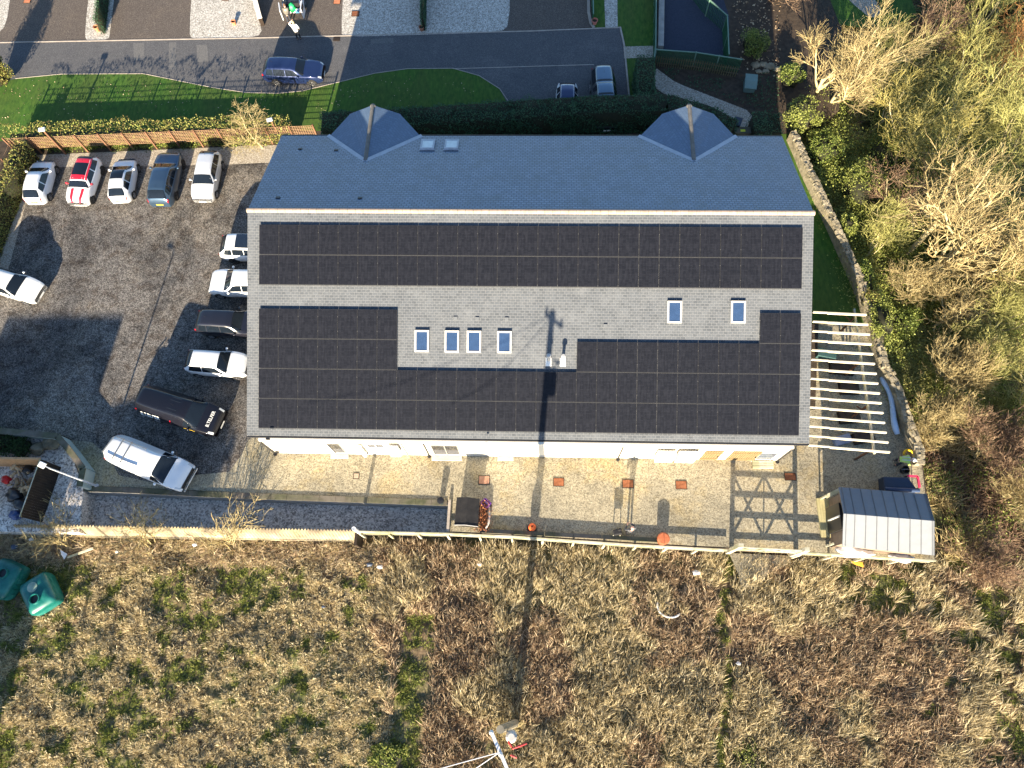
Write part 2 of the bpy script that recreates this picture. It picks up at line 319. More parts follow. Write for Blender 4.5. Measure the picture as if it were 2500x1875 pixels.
twig_yl = mat('yellow_lichen_twigs', [(0, (.27, .22, .06)), (.5, (.47, .41, .12)), (1, (.64, .57, .23))], island=True)
hedge_g = mat('hedge_leaves', [(0, (.018, .04, .012)), (.5, (.035, .075, .02)), (1, (.06, .11, .03))], island=True, rough=.7, trans=.15)
hedge_d = mat('dark_hedge_leaves', [(0, (.02, .055, .028)), (.5, (.04, .10, .05)), (1, (.075, .16, .07))], island=True, rough=.7, trans=.1)
hedge_y = mat('yellow_hedge_leaves', [(0, (.09, .06, .025)), (.35, (.22, .17, .05)), (.65, (.22, .26, .05)), (1, (.46, .45, .14))], island=True, rough=.7, trans=.2)
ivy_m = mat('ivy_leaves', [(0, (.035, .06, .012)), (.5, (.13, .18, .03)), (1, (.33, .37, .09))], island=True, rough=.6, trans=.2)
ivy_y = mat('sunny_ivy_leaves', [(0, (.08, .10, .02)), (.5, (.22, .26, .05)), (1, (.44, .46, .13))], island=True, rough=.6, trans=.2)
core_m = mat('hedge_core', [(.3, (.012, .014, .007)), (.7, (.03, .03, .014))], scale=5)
straw = mat('straw_grass', [(0, (.22, .17, .08)), (.3, (.52, .43, .24)), (.7, (.72, .61, .38)), (1, (.85, .75, .52))], island=True, rough=.8, trans=.25)
stalk = mat('brown_stalks', [(0, (.10, .055, .035)), (.35, (.36, .25, .15)), (.7, (.6, .46, .29)), (1, (.76, .63, .43))], island=True, rough=.8, trans=.2)
greeng = mat('field_green_grass', [(0, (.05, .08, .015)), (.5, (.17, .21, .035)), (1, (.42, .42, .12))], island=True, rough=.7, trans=.25)
pebble = mat('blue_pebbles', [(0, (.16, .16, .2)), (.5, (.32, .32, .38)), (1, (.55, .55, .6))], island=True)
slatblue = gravel('play_surface_rubber', [(.2, (.035, .042, .062)), (.8, (.055, .065, .095))], 22, None, bump=.3)
greenfence = flat('green_mesh', (.015, .085, .04), .6)
fence_top = flat('green_rail', (.13, .22, .17), .6)

# ------------------------------------------------------------------ ground
LOW = -1.3
struct(MB().add([(-900, -900, LOW-.35), (900, -900, LOW-.35), (900, 900, LOW-.35), (-900, 900, LOW-.35)], [(0, 1, 2, 3)]).build('ground', field_m))
GP = lambda pts, s=1, x0=0, y0=0, z=0.: [GX(a, b, s, x0, y0, z) for a, b in pts]
kerbline = [(150, 1187), (300, 1189), (700, 1208), (1000, 1219), (1097, 1222)]
fenceline = [(1093, 1300), (1250, 1307), (1551, 1327), (1788, 1340), (1946, 1347), (2285, 1368)]
eastedge = [(2262, 1200), (2253, 1130), (2225, 1024), (2195, 941), (2160, 890), (2120, 740), (2098, 666), (2066, 597), (2040, 539), (2011, 474), (1975, 402), (1948, 322)]
plat = [Vector((-80, 11.5, 0))]+GP([(0, 1060), (130, 1062), (178, 1120), (203, 1188)])+GP(kerbline[1:])+GP(fenceline)+GP(eastedge)+[Vector((22.5, 38, 0)), Vector((26, 60, 0)), Vector((70, 160, 0)), Vector((-120, 160, 0))]
struct(MB().prism(plat, LOW-.3, 0).build('terrace', soil))
def sheet(name, pts, z, m, s=1, x0=0, y0=0, sm=0, stuff=False):
    p = [Vector((q[0], q[1])) for q in GP(pts, s, x0, y0)]
    if sm: p = smooth(p, sm)
    n = len(p); ar = sum(p[i][0]*p[(i+1) % n][1]-p[(i+1) % n][0]*p[i][1] for i in range(n))
    if ar < 0: p = p[::-1]
    return struct(MB().add([(q[0], q[1], z) for q in p], [tuple(range(n))]).build(name, m))
# car park, yard, pale margins
sheet('pale_margin', [(60, 378), (120, 366), (640, 352), (700, 345), (690, 420), (600, 420), (150, 425), (30, 760), (-60, 1000), (-120, 1000), (-30, 640)], .004, pale_gravel)
sheet('car_park', [(62, 500), (100, 455), (140, 408), (330, 406), (560, 402), (640, 398), (700, 400), (700, 1000), (606, 1075), (590, 1110), (560, 1152), (470, 1160), (380, 1180), (290, 1160), (262, 1110), (225, 1080), (180, 1075), (140, 1058), (-150, 1052), (-220, 1000), (10, 700)], .008, asphalt)
sheet('yard', [(606, 1040), (1250, 1000), (1990, 1000), (2000, 760), (2110, 760), (2120, 780), (2152, 890), (2190, 945), (2222, 1030), (2250, 1130), (2258, 1200), (2282, 1366), (1946, 1345), (1551, 1325), (1250, 1305), (1095, 1298), (1097, 1222), (700, 1208), (300, 1189), (205, 1186), (180, 1120), (150, 1075), (225, 1075)], .004, yard_m)
sheet('side_lawn', [(1880, 330), (1945, 325), (1975, 402), (2011, 474), (2040, 539), (2066, 597), (2098, 666), (2118, 740), (2116, 790), (1960, 790), (1940, 600)], .012, lawn_m)
# lane and houses' frontages to the north
sheet('access_road', [(-300, 112), (0, 105), (650, 93), (1300, 77), (1514, 68), (1524, 112), (1536, 290), (1250, 300), (700, 310), (0, 240), (-300, 260)], .006, road_m)
sheet('driveways', [(-300, -60), (1440, -60), (1442, 66), (1300, 77), (650, 93), (0, 105), (-300, 112)], .004, drive_m)
sheet('long_lawn', [(-300, 230), (0, 200), (38, 193), (80, 186), (150, 182), (250, 181), (350, 181), (420, 195), (520, 215), (600, 227), (680, 229), (739, 223), (821, 203), (916, 180), (995, 169), (1106, 168), (1170, 186), (1220, 218), (1244, 262), (1200, 300), (780, 320), (400, 320), (0, 345), (-300, 370)], .012, lawn_m)
sheet('bank', [(-320, 330), (0, 318), (400, 306), (780, 296), (1250, 270), (1560, 250), (1780, 290), (1900, 310), (1900, 345), (640, 355), (60, 380), (-200, 640), (-400, 640)], .010, soil)
sheet('stone_bed', [(-60, -60), (28, -60), (22, 30), (6, 80), (-60, 106)], .010, bed_gravel, sm=1)
sheet('stone_bed', [(224, -70), (206, 84), (214, 103), (228, 100), (262, 96), (268, 90), (286, -70)], .010, bed_gravel, sm=1)
sheet('stone_bed', [(472, -70), (462, 78), (468, 96), (540, 94), (628, 92), (642, 70), (598, -70)], .010, bed_gravel, sm=1)
sheet('stone_bed', [(842, -70), (832, 80), (842, 90), (1000, 86), (1222, 79), (1244, 60), (1244, -70)], .010, bed_gravel, sm=1)
sheet('garden_lawn', [(1438, -70), (1600, -70), (1600, 238), (1536, 242), (1524, 112), (1515, 67), (1448, 69)], .008, lawn_m)
sheet('garden_path', [(1473, -70), (1506, -70), (1508, 69), (1478, 69)], .012, bed_gravel)
sheet('cross_path', [(1522, 114), (1597, 112), (1595, 140), (1524, 143)], .013, pale_gravel)
sheet('play_surface', [(1626, -80), (1740, -80), (1780, 40), (1778, 138), (1620, 122)], .010, slatblue)
sheet('shrub_bed', [(1598, 120), (1790, 150), (1905, 180), (1905, 310), (1836, 275), (1730, 230), (1640, 200), (1598, 163)], .009, soil)
sheet('curved_path', [(1596, 162), (1627, 185), (1650, 202), (1720, 229), (1780, 252), (1838, 275), (1834, 315), (1780, 325), (1785, 290), (1750, 268), (1720, 253), (1655, 243), (1625, 232), (1596, 212)], .014, pale_gravel, sm=1)
sheet('wood_edge_path', [(2060, -70), (2140, 0), (2152, 30), (2130, 46), (2110, 34), (2050, -20)], .012, pale_gravel, sm=1)
sheet('wood_edge_lawn', [(2000, -70), (2200, -70), (2240, 40), (2150, 75), (2050, 60)], .006, lawn_m)
# kerb lines along the lane
def kerb(pts, w=.12, z=.05, label='pale kerb edging'):
    p = GP(pts); m = MB()
    for a, b in zip(p[:-1], p[1:]): m.beam((a.x, a.y, z/2), (b.x, b.y, z/2), w, z)
    return struct(m.build('kerb', kerb_m))
kerb([(-300, 111), (0, 104), (650, 92), (1300, 76), (1514, 67)], .1, .03)
kerb([(1514, 67), (1524, 112), (1536, 240)], .12, .08)
kerb([(1106, 168), (1440, 158), (1450, 158)], .06, .02)
for q_ in ([(326, 106), (352, 105), (353, 146), (327, 148)], [(412, 104), (430, 103), (432, 170), (413, 172)], [(480, 110), (506, 109), (508, 150), (482, 152)], [(905, 96), (960, 93), (961, 104), (906, 107)]): sheet('road_patch', q_, .0095, road_patch)
kerb([(38, 192), (150, 181), (350, 180), (420, 194), (520, 214), (600, 226), (680, 228), (739, 222), (821, 202), (916, 179), (995, 168), (1106, 167), (1170, 185), (1220, 217), (1244, 252)], .05, .03)
kerb([(1436, -60), (1437, 30), (1442, 56), (1450, 68)], .22, .06)
# field below the terrace: bumpy mesh
def height_mesh(name, x0, x1, y0, y1, st, fn, m):
    xs = np.arange(x0, x1+st, st); ys = np.arange(y0, y1+st, st); X, Y = np.meshgrid(xs, ys); Z = fn(X, Y)
    nx, ny = len(xs), len(ys); V = np.stack([X, Y, Z], -1).reshape(-1, 3); i = np.arange(nx*ny).reshape(ny, nx)
    Fq = np.stack([i[:-1, :-1], i[:-1, 1:], i[1:, 1:], i[1:, :-1]], -1).reshape(-1, 4)
    return struct(npmesh(name, V, Fq, m, smooth=True))
def sheetY(x): return 6.0-.012*(x+27)                       # foot of the sheet wall / field fence
def zf(x, y): return LOW+.0+.12*fbm(x, y, .9, 3, 3)+.12*fbm(x, y, .22, 8, 3)+.07*fbm(x, y, 2.1, 13, 2)
def zfield(x, y):
    z = zf(x, y); t = np.clip((y-sheetY(x)+.1)/.35, 0, 1); return z*(1-t)+(LOW-.2)*t
height_mesh('field', -45, 45, -16, 6.2, .15, zfield, field_m)
def zwood(x, y):
    ex = np.interp(y, [5, 7.3, 10, 13, 17, 21, 25, 30, 36, 45, 60], [24.3, 23.6, 23.2, 22.6, 21, 20.4, 20.0, 19.4, 19.2, 21, 26])
    d = np.clip(x-ex-.3, 0, 40); return LOW+.25*fbm(x, y, .5, 5, 4)-.10*d*.5+.05
height_mesh('woodland_floor', 17.5, 100, 6.2, 110, .45, zwood, wood_floor)
# shaded gravel walk between yard wall and field wall
g = [GX(a, b, 1, 0, 0, LOW) for a, b in [(0, 1215), (196, 1200), (300, 1203), (700, 1220), (1100, 1232), (1098, 1304), (870, 1306), (500, 1300), (0, 1296)]]
struct(MB().add([(p.x, p.y, LOW+.02) for p in g[::-1]], [tuple(range(len(g)))]).build('gravel_walk', strip_m))
# raised pebble garden in the west corner
g = GP([(-160, 1066), (100, 1066), (150, 1072), (195, 1150), (204, 1200), (192, 1300), (-160, 1296)])
struct(MB().prism([(p.x, p.y) for p in g], LOW-.2, -.02).build('corner_garden_bed', strip_m))
sheet('gateway_gravel', [(1790, 1345), (1955, 1352), (1935, 1375), (1895, 1392), (1850, 1430), (1822, 1432), (1815, 1400)], LOW+.2, yard_m)
bpy.data.objects['gateway_gravel'].location.z = .12

# ------------------------------------------------------------------ main building
X0, X1 = -16.88, 15.97; YE, ZE, YR, ZR, YB, ZB = 11.37, 2.95, 23.72, 7.80, 31.46, 4.9
sf = (ZR-ZE)/(YR-YE); sb = (ZR-ZB)/(YB-YR); zfr = lambda y: ZE+sf*(y-YE); zbk = lambda y: ZR-sb*(y-YR)
B = thing('building', 'long cream walled building with slate roof, two hipped bays behind and solar panels facing south', 'building', (0, 0, 0))
w = MB()
WF, WBk, WX0, WX1 = 11.05+.06, YB-.35, -16.2, 15.12
w.box(((WX0+WX1)/2, WF+.15, (ZE-.05)/2-.0), (WX1-WX0, .3, ZE-.1)); w.box(((WX0+WX1)/2, WBk-.15, ZB/2-.05), (WX1-WX0, .3, ZB-.15))
for xx in (WX0+.15, WX1-.15):
    vs = [(xx+dx, y, z) for dx in (-.15, .15) for (y, z) in ((WF+.3, 0), (WBk-.3, 0), (WBk-.3, zbk(WBk)-.2), (YR, ZR-.25), (WF+.3, zfr(WF)-.2))]
    w.add(vs, [(0, 4, 3, 2, 1), (5, 6, 7, 8, 9), (0, 1, 6, 5), (1, 2, 7, 6), (2, 3, 8, 7), (3, 4, 9, 8), (4, 0, 5, 9)])
w.build('wall', render_w, B)
MB().box(((WX0+WX1)/2, WF-.012, .16), (WX1-WX0+.02, .024, .32)).build('plinth', plinth, B)
def slab(name, quad, m, th=.12, parent=B, uvo=(0, 0), down=True):
    """roof slope: quad = eave L, eave R, ridge R, ridge L, uv in metres"""
    q = [Vector(p) for p in quad]; n = (q[1]-q[0]).cross(q[-1]-q[0]).normalized(); n = n if n.z > 0 else -n
    k = len(q); vs = q+[p-n*th for p in q]; fs = [tuple(range(k)), tuple(range(k, 2*k))[::-1]]+[(i, k+i, k+(i+1) % k, (i+1) % k) for i in range(k)]
    if (q[1]-q[0]).cross(q[2]-q[0]).z < 0: fs = [f[::-1] for f in fs]
    o = MB().add(vs, fs).build(name, m, parent); me = o.data; uv = me.uv_layers.new(name='UVMap')
    u = (q[1]-q[0]).normalized(); v = n.cross(u)
    for l in me.loops: p = me.vertices[l.vertex_index].co-q[0]; uv.data[l.index].uv = (p.dot(u)+uvo[0], p.dot(v)+uvo[1])
    return o
roofS = slab('roof_slope', [(X0, YE, ZE), (X1, YE, ZE), (X1, YR, ZR), (X0, YR, ZR)], tile_s)
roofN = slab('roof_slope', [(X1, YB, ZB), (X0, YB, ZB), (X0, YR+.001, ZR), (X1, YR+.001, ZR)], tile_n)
m = MB(); x = X0-.05
while x < X1+.05:
    L = min(.455, X1+.06-x); m.tube([(x+.004, YR, ZR-.06), (x+L-.004, YR, ZR-.06)], .15, 10); x += .46
m.build('ridge', ridge_m, B)
for yy, zz in ((YE-.06, ZE-.06), (YB+.06, ZB-.06)): MB().tube([(X0+.02, yy, zz), (X1-.02, yy, zz)], .06, 8).build('gutter', blackpl, B)
for xx in (X0+.03, X1-.03): MB().beam((xx, YE, ZE-.14), (xx, YR, ZR-.14), .05, .16).beam((xx, YR, ZR-.14), (xx, YB, ZB-.14), .05, .16).build('bargeboard', whitep, B)
def pipe(px, col=blackpl, r=.045):
    o = MB(); o.tube([(px, YE-.06, ZE-.1), (px, WF-.06, ZE-.35), (px, WF-.06, .02)], r, 8); o.lathe((px, WF-.1, 0), [(.0, .0), (.12, .0), (.12, .06), (.0, .06)], 10); return o.build('downpipe', col, B)
for px in (-16.12, -6.42, 5.3, 15.05): pipe(px)
for a in ((972, 1070), (1701, 1089)): pipe(GY(a[0]+4, a[1]+8, WF)[0], brownpipe, .035)
# openings along the south wall
def opening(name, a, b, glassm, framem, cols=1, s=3.16, x0=600, y0=1030, bars=0, dz0=None):
    xa, za = GY(x0+a[0]/s, y0+a[1]/s, WF); xb, zb_ = GY(x0+b[0]/s, y0+b[1]/s, WF); xa, xb = sorted((xa, xb)); z1, z0 = max(za, zb_), max(min(za, zb_), .05)
    if dz0 is not None: z0 = dz0
    o = MB(); t = .07; y = WF-.02
    for (c, d) in ((((xa+xb)/2, y, z1), (xb-xa+t, .06, t)), (((xa+xb)/2, y, z0), (xb-xa+t, .08, t)), ((xa, y, (z0+z1)/2), (t, .06, z1-z0-t)), ((xb, y, (z0+z1)/2), (t, .06, z1-z0-t))): o.box(c, d)
    for k in range(1, cols): o.box((xa+(xb-xa)*k/cols, y, (z0+z1)/2), (t, .06, z1-z0-t))
    fr = o.build(name, framem, B); 
    MB().box(((xa+xb)/2, y+.012, (z0+z1)/2), (xb-xa-.06, .02, z1-z0-.06)).build('pane', glassm, fr)
    if name == 'window': MB().box(((xa+xb)/2, y-.04, z0-.06), (xb-xa+.2, .14, .05)).build('sill', whitep, fr)
    return xa, xb, z0, z1
opening('window', (282, 158), (432, 187), glass_w, frame_g, 2)
opening('door', (620, 165), (782, 238), glass_d, door_d, 1, dz0=.08)
opening('window', (930, 168), (1075, 193), glass_d, frame_g, 2)
opening('window', (1105, 181), (1195, 198), glass_d, frame_g)
opening('door', (1425, 178), (1655, 250), glass_d, door_d, 2, dz0=.08)
opening('door', (1945, 185), (2060, 260), glass_w, door_d, 1, dz0=.08)
opening('window', (1140, 224), (1232, 236), glass_d, frame_g, 1, 3.16, 1250); opening('window', (1302, 226), (1398, 240), glass_d, frame_g, 1, 3.16, 1250)
opening('window', (1925, 235), (1985, 295), glass_b, frame_g, 1, 3.16, 1250)
for (a, b) in (((1478, 218), (1545, 338)), ((1700, 224), (1800, 348))):
    xa, za = GY(1250+a[0]/3.16, 1030+a[1]/3.16, WF); xb, zb_ = GY(1250+b[0]/3.16, 1030+b[1]/3.16, WF); wd_ = 1.05 if a[0] < 1600 else 1.7; xm = (xa+xb)/2
    o = MB(); n = int(wd_/.14)
    for k in range(n): o.box((xm-wd_/2+(k+.5)*wd_/n, WF-.05, 1.08), (wd_/n-.025, .05, 2.0))
    d = o.build('timber_door', timber_y, B)
    for zz_ in (1.7, .45): MB().box((xm, WF-.085, zz_), (wd_, .03, .12)).build('door_ledge', timber_y, d)
    MB().box((xm+wd_/2-.14, WF-.12, 1.05), (.04, .05, .2)).build('handle', blackpl, d)
for (a, b) in (((275, 250), .8), ((172, 122), 2.6), ((932, 232), .9)): 
    xx, zz = GY(600+a[0]/3.16 if isinstance(a, tuple) else 0, 1030+a[1]/3.16, WF); MB().box((xx, WF-.06, max(zz, .4)), (.2, .12, .16)).build('wall_vent', blackpl, B)
for a in ((1855, 152), (1690, 210)):
    xx, zz = GY(600+a[0]/3.16, 1030+a[1]/3.16, WF); MB().box((xx, WF-.05, zz), (.14, .1, .1)).build('wall_light', frame_g, B)
# roof windows
def skylight(px0, px1, py0, py1, back=False, gm=glass_b):
    c = None
    for it in range(1):
        f = (lambda y: zbk(y)) if back else (lambda y: zfr(y)); z = 5.
        for _ in range(30): p = G((px0+px1)/2, (py0+py1)/2, z); z = f(p.y)+.05
    ang = -math.atan(sb) if back else math.atan(sf); wx = .78; wy = .98 if not back else .78
    if back: wx = .8; wy = 1.0
    else: wx = .74; wy = 1.18
    R = Matrix.Rotation(ang, 3, 'X'); P = Vector((p.x, p.y, z)); o = MB()
    def bx(o, c, d): o.box(P+R @ Vector(c), d, rx=ang)
    t = .1
    bx(o, (0, wy/2, .04), (wx+t, t, .13)); bx(o, (0, -wy/2, .04), (wx+t, t, .13)); bx(o, (-wx/2, 0, .04), (t, wy-t, .13)); bx(o, (wx/2, 0, .04), (t, wy-t, .13))
    fr = o.build('skylight', lead if back else frame_g, roofN if back else roofS); g_ = MB(); bx(g_, (0, 0, .06), (wx-t, wy-t, .03)); g_.build('pane', gm, fr)
    if back: q = MB(); bx(q, (0, -wy/2-.09, .02), (wx+.2, .07, .04)); q.build('flashing', lead, fr)
for a in ((1014, 1046.5, 806, 860), (1087, 1120, 807, 861), (1141, 1174, 807, 862), (1215, 1248, 808, 863), (1629, 1664, 733, 791), (1784, 1819, 733, 791)): skylight(*a)
for a in ((1029, 1060, 340, 368), (1087, 1119, 340, 368)): skylight(*a, back=True, gm=glass_w)
def onroof(px, py, f):
    z = 5.
    for _ in range(30): p = G(px, py, z); z = f(p.y)
    return Vector((p.x, p.y, z))
for (a, b) in ((1112, 778), (1165, 779), (1237, 780), (1478, 796)):
    p = onroof(a, b, zfr); MB().box(p+Vector((0, 0, .03)), (.22, .2, .07), rx=math.atan(sf)).build('tile_vent', flat('vent_grey', (.12, .13, .14), .6), roofS)
for (a, b) in ((733, 364), (821, 367), (679, 483), (879, 484)):
    p = onroof(a, b, zbk); MB().box(p+Vector((0, 0, .03)), (.24, .16, .06), rx=-math.atan(sb)).build('tile_vent', blackpl, roofN)
for (a, b) in ((1339, 880), (1374, 881)):
    p = onroof(a, b, zfr); o = MB(); o.lathe(p, [(.09, -.1), (.09, .62)], 12); o.lathe(p, [(.14, .62), (.14, .74), (.1, .8)], 12); fl = o.build('flue', frame_g, roofS)
    MB().box(p+Vector((0, -.1, .02)), (.34, .5, .03), rx=math.atan(sf)).build('flashing', whitep, fl)
# two hipped bays on the north side
def bay(E1, E2, E3, E4, A, Rg):
    e1, e2, e3, e4 = [G(*e, ZB) for e in (E1, E2, E3, E4)]; rg = onroof(*Rg, zbk); a = G(*A, rg.z-.3)
    e2.y = e3.y = (e2.y+e3.y)/2
    o = MB(); base = [(e1.x+.25, YB-.6), (e1.x+.25, YB-.2), (e2.x+.2, e2.y-.3), (e3.x-.2, e3.y-.3), (e4.x-.25, YB-.2), (e4.x-.25, YB-.6)]
    o.prism(base, 0, ZB-.1); o.build('bay_wall', render_w, B)
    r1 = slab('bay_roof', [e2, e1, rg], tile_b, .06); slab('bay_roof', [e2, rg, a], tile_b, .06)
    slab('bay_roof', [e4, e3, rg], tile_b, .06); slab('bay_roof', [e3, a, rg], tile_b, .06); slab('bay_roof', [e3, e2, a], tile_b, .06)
    m = MB(); L = (a-rg).length; n = int(L/.45); u = (a-rg)/n
    for k in range(n): m.tube([rg+u*k+Vector((0, 0, 0)), rg+u*(k+.96)], .13, 8)
    m.lathe(a, [(.2, -.1), (.17, .02), (.05, .1)], 10); m.build('bay_ridge', ridge_br, B)
    v = MB()
    for e in (e1, e4):
        q = Vector((e.x, YB-.02, ZB+.03)); sx = -.12 if e is e1 else .12; v.beam(q+Vector((sx, 0, .02)), rg+Vector((sx*.3, -.05, .03)), .26, .03)
    v.build('valley_flashing', lead, B)
bay((806, 331), (853, 280), (978, 280), (1026, 332), (910, 258), (892, 391))
bay((1563, 332), (1615, 280), (1744, 280), (1793, 332), (1683, 258), (1694, 391))

# ------------------------------------------------------------------ solar arrays
cell_m = bpy.data.materials.new('solar_cells'); cell_m.use_nodes = True
n = cell_m.node_tree; nd = n.nodes; lk = n.links; bs = nd['Principled BSDF']; bs.inputs['Roughness'].default_value = .42; bs.inputs['Specular IOR Level'].default_value = .16
tc = nd.new('ShaderNodeTexCoord'); bk = nd.new('ShaderNodeTexBrick'); bk.offset = 0; bk.inputs['Scale'].default_value = 1; bk.inputs['Brick Width'].default_value = .183; bk.inputs['Row Height'].default_value = .0915
bk.inputs['Color1'].default_value = (.0085, .0098, .0145, 1); bk.inputs['Color2'].default_value = (.0135, .015, .021, 1); bk.inputs['Mortar'].default_value = (.007, .007, .009, 1); bk.inputs['Mortar Size'].default_value = .006
lk.new(tc.outputs['Object'], bk.inputs[0]); tn = nd.new('ShaderNodeTexNoise'); tn.inputs['Scale'].default_value = 2.2; tn.inputs['Detail'].default_value = 5
mp = nd.new('ShaderNodeMapping'); mp.inputs['Scale'].default_value = (3.5, .7, 1); lk.new(tc.outputs['Object'], mp.inputs[0])
oi = nd.new('ShaderNodeObjectInfo'); va = nd.new('ShaderNodeVectorMath'); va.operation = 'ADD'; cb = nd.new('ShaderNodeCombineXYZ'); mm = nd.new('ShaderNodeMath'); mm.operation = 'MULTIPLY'; mm.inputs[1].default_value = 50
lk.new(oi.outputs['Random'], mm.inputs[0]); lk.new(mm.outputs[0], cb.inputs[0]); lk.new(mp.outputs[0], va.inputs[0]); lk.new(cb.outputs[0], va.inputs[1]); lk.new(va.outputs[0], tn.inputs[0])
mr = nd.new('ShaderNodeMapRange'); mr.inputs[1].default_value = .45; mr.inputs[2].default_value = .75; mr.inputs[4].default_value = .55; lk.new(tn.outputs[0], mr.inputs[0])
mx = nd.new('ShaderNodeMix'); mx.data_type = 'RGBA'; mx.inputs[7].default_value = (.022, .0235, .031, 1); lk.new(mr.outputs[0], mx.inputs[0]); lk.new(bk.outputs[0], mx.inputs[6]); lk.new(mx.outputs[2], bs.inputs['Base Color'])
pframe = flat('panel_frame', (.03, .03, .032), .4, spec=.5); clampm = flat('panel_clamp', (.09, .09, .09), .6); railm = flat('mounting_rail', (.08, .08, .08), .5)
PX, PY, ANG = 1.1645, 1.640, math.atan(sf)
pm = MB(); pw, pl = 1.150, 1.735/1.0
pm.box((0, 0, 0), (pw, pl-.02, .034), mi=0)
pm.box((0, 0, .0185), (pw-.03, pl-.05, .004), mi=1)
for sy in (-.42, .42): pm.box((-pw/2-.006, sy, .014), (.024, .04, .024), mi=2)
pobj = None
def array(label, cells, name):
    global pobj
    ys = [11.79+PY*r for r, c in cells]; A = thing('solar_array', label, 'solar array', (0, 0, 0))
    for (r, c) in cells:
        yb = (11.79 if r < 4 else 19.63)+PY*(r if r < 4 else r-4)+PY/2; x = -16.13+PX*(c+.5); z = zfr(yb)
        loc = Vector((x, yb, z))+Vector((0, -math.sin(ANG), math.cos(ANG)))*.14
        if pobj is None:
            o = pm.build('solar_panel', [pframe, cell_m, clampm]); pobj = o
        else: o = pobj.copy(); C.objects.link(o)
        o.parent = A; o.location = loc; o.rotation_euler = (ANG, 0, 0)
    rows = sorted(set(r for r, c in cells))
    for r in rows:
        cs = [c for rr, c in cells if rr == r]; runs = [[cs[0], cs[0]]]
        for c in cs[1:]:
            if c == runs[-1][1]+1: runs[-1][1] = c
            else: runs.append([c, c])
        for (c0, c1) in runs:
            m = MB()
            for f in (.25, .75):
                yy = (11.79 if r < 4 else 19.63)+PY*(r if r < 4 else r-4)+PY*f; o_ = Vector((0, -math.sin(ANG), math.cos(ANG)))*.08
                m.beam(Vector((-16.13+PX*c0, yy, zfr(yy)))+o_, Vector((-16.13+PX*(c1+1), yy, zfr(yy)))+o_, .04, .05)
            yy = (11.79 if r < 4 else 19.63)+PY*(r if r < 4 else r-4)-.004; o_ = Vector((0, -math.sin(ANG), math.cos(ANG)))*.142
            m.beam(Vector((-16.13+PX*c0, yy, zfr(yy)))+o_, Vector((-16.13+PX*(c1+1), yy, zfr(yy)))+o_, .022, .036)
            m.build('mounting_rail', railm, A)
    return A
array('upper solar array of two full rows of dark panels below the roof ridge', [(r, c) for r in (4, 5) for c in range(27)], 'u')
array('lower stepped solar array of dark panels around the roof windows', [(r, c) for r in (0, 1) for c in range(27)]+[(2, c) for c in range(7)]+[(2, c) for c in range(16, 27)]+[(3, c) for c in range(7)]+[(3, c) for c in (25, 26)], 'l')

# ------------------------------------------------------------------ pergola on the east gable
PG = thing('pergola', 'pale timber pergola with open rafters on the east end of the building', 'pergola')
zp = 2.62
for k in range(15):
    f = k/14; a = G(1985-f*12, 762+f*325, zp); b = G(2114+f*57, 768+f*335, zp); mid = a.lerp(b, .27)
    MB().beam(a, mid, .07, .14).beam(mid+Vector((0, -.04, .03)), b+Vector((0, -.04, .03)), .09, .16).build('rafter', timber_p, PG)
a = G(2106, 762, 2.46); b = G(2152, 1108, 2.46); MB().beam(a+Vector((-.5, .2, 0)), b+Vector((-.4, 0, 0)), .1, .16).build('cross_beam', timber_w, PG)
for f in (.03, .36, .68, .97):
    p = a.lerp(b, f)+Vector((-.45, 0, 0)); MB().box((p.x, p.y, 1.19), (.1, .1, 2.38)).build('post', timber_b, PG)
    MB().beam((p.x, p.y, 1.75), (p.x-.6, p.y, 2.4), .06, .07).build('brace', timber_b, PG)

# ------------------------------------------------------------------ vehicles
def paint(name, c, metal=0, rough=.3, coat=1): return flat(name, c, rough, metal=metal, coat=coat, spec=.5, var=.03)
P_white = paint('white_paint', (.78, .79, .8)); P_offw = paint('off_white_paint', (.7, .7, .68)); P_silver = paint('silver_paint', (.68, .69, .7), .25)
P_red = paint('red_paint', (.62, .012, .03)); P_blue = paint('slate_blue_paint', (.045, .085, .14), .5); P_navy = paint('navy_paint', (.015, .03, .1), .4)
P_black = paint('black_paint', (.012, .012, .018)); P_night = paint('dark_van_paint', (.006, .006, .010), coat=.35); P_steel = paint('steel_blue_paint', (.13, .2, .27), .4); P_char = paint('charcoal_paint', (.03, .035, .04), .3)
tyre_m = flat('tyre_rubber', (.018, .018, .018), .8); rim_m = flat('alloy_rim', (.35, .35, .36), .3, metal=.8); rim_dk = flat('black_rim', (.04, .04, .042), .35)
lamp_r = flat('tail_lamp', (.5, .01, .015), .2, coat=1); lamp_w = flat('head_lamp', (.55, .58, .6), .1, coat=1); carglass = flat('car_glass', (.008, .012, .018), .06, spec=.5, coat=0)
plate_y = flat('yellow_plate', (.75, .5, .04), .4); plate_w = flat('white_plate', (.75, .75, .72), .4); chrome = flat('chrome', (.6, .6, .62), .15, metal=1)
arch_m = flat('wheel_arch', (.012, .012, .012), .8); seatm = flat('car_seat', (.1, .09, .08), .8)
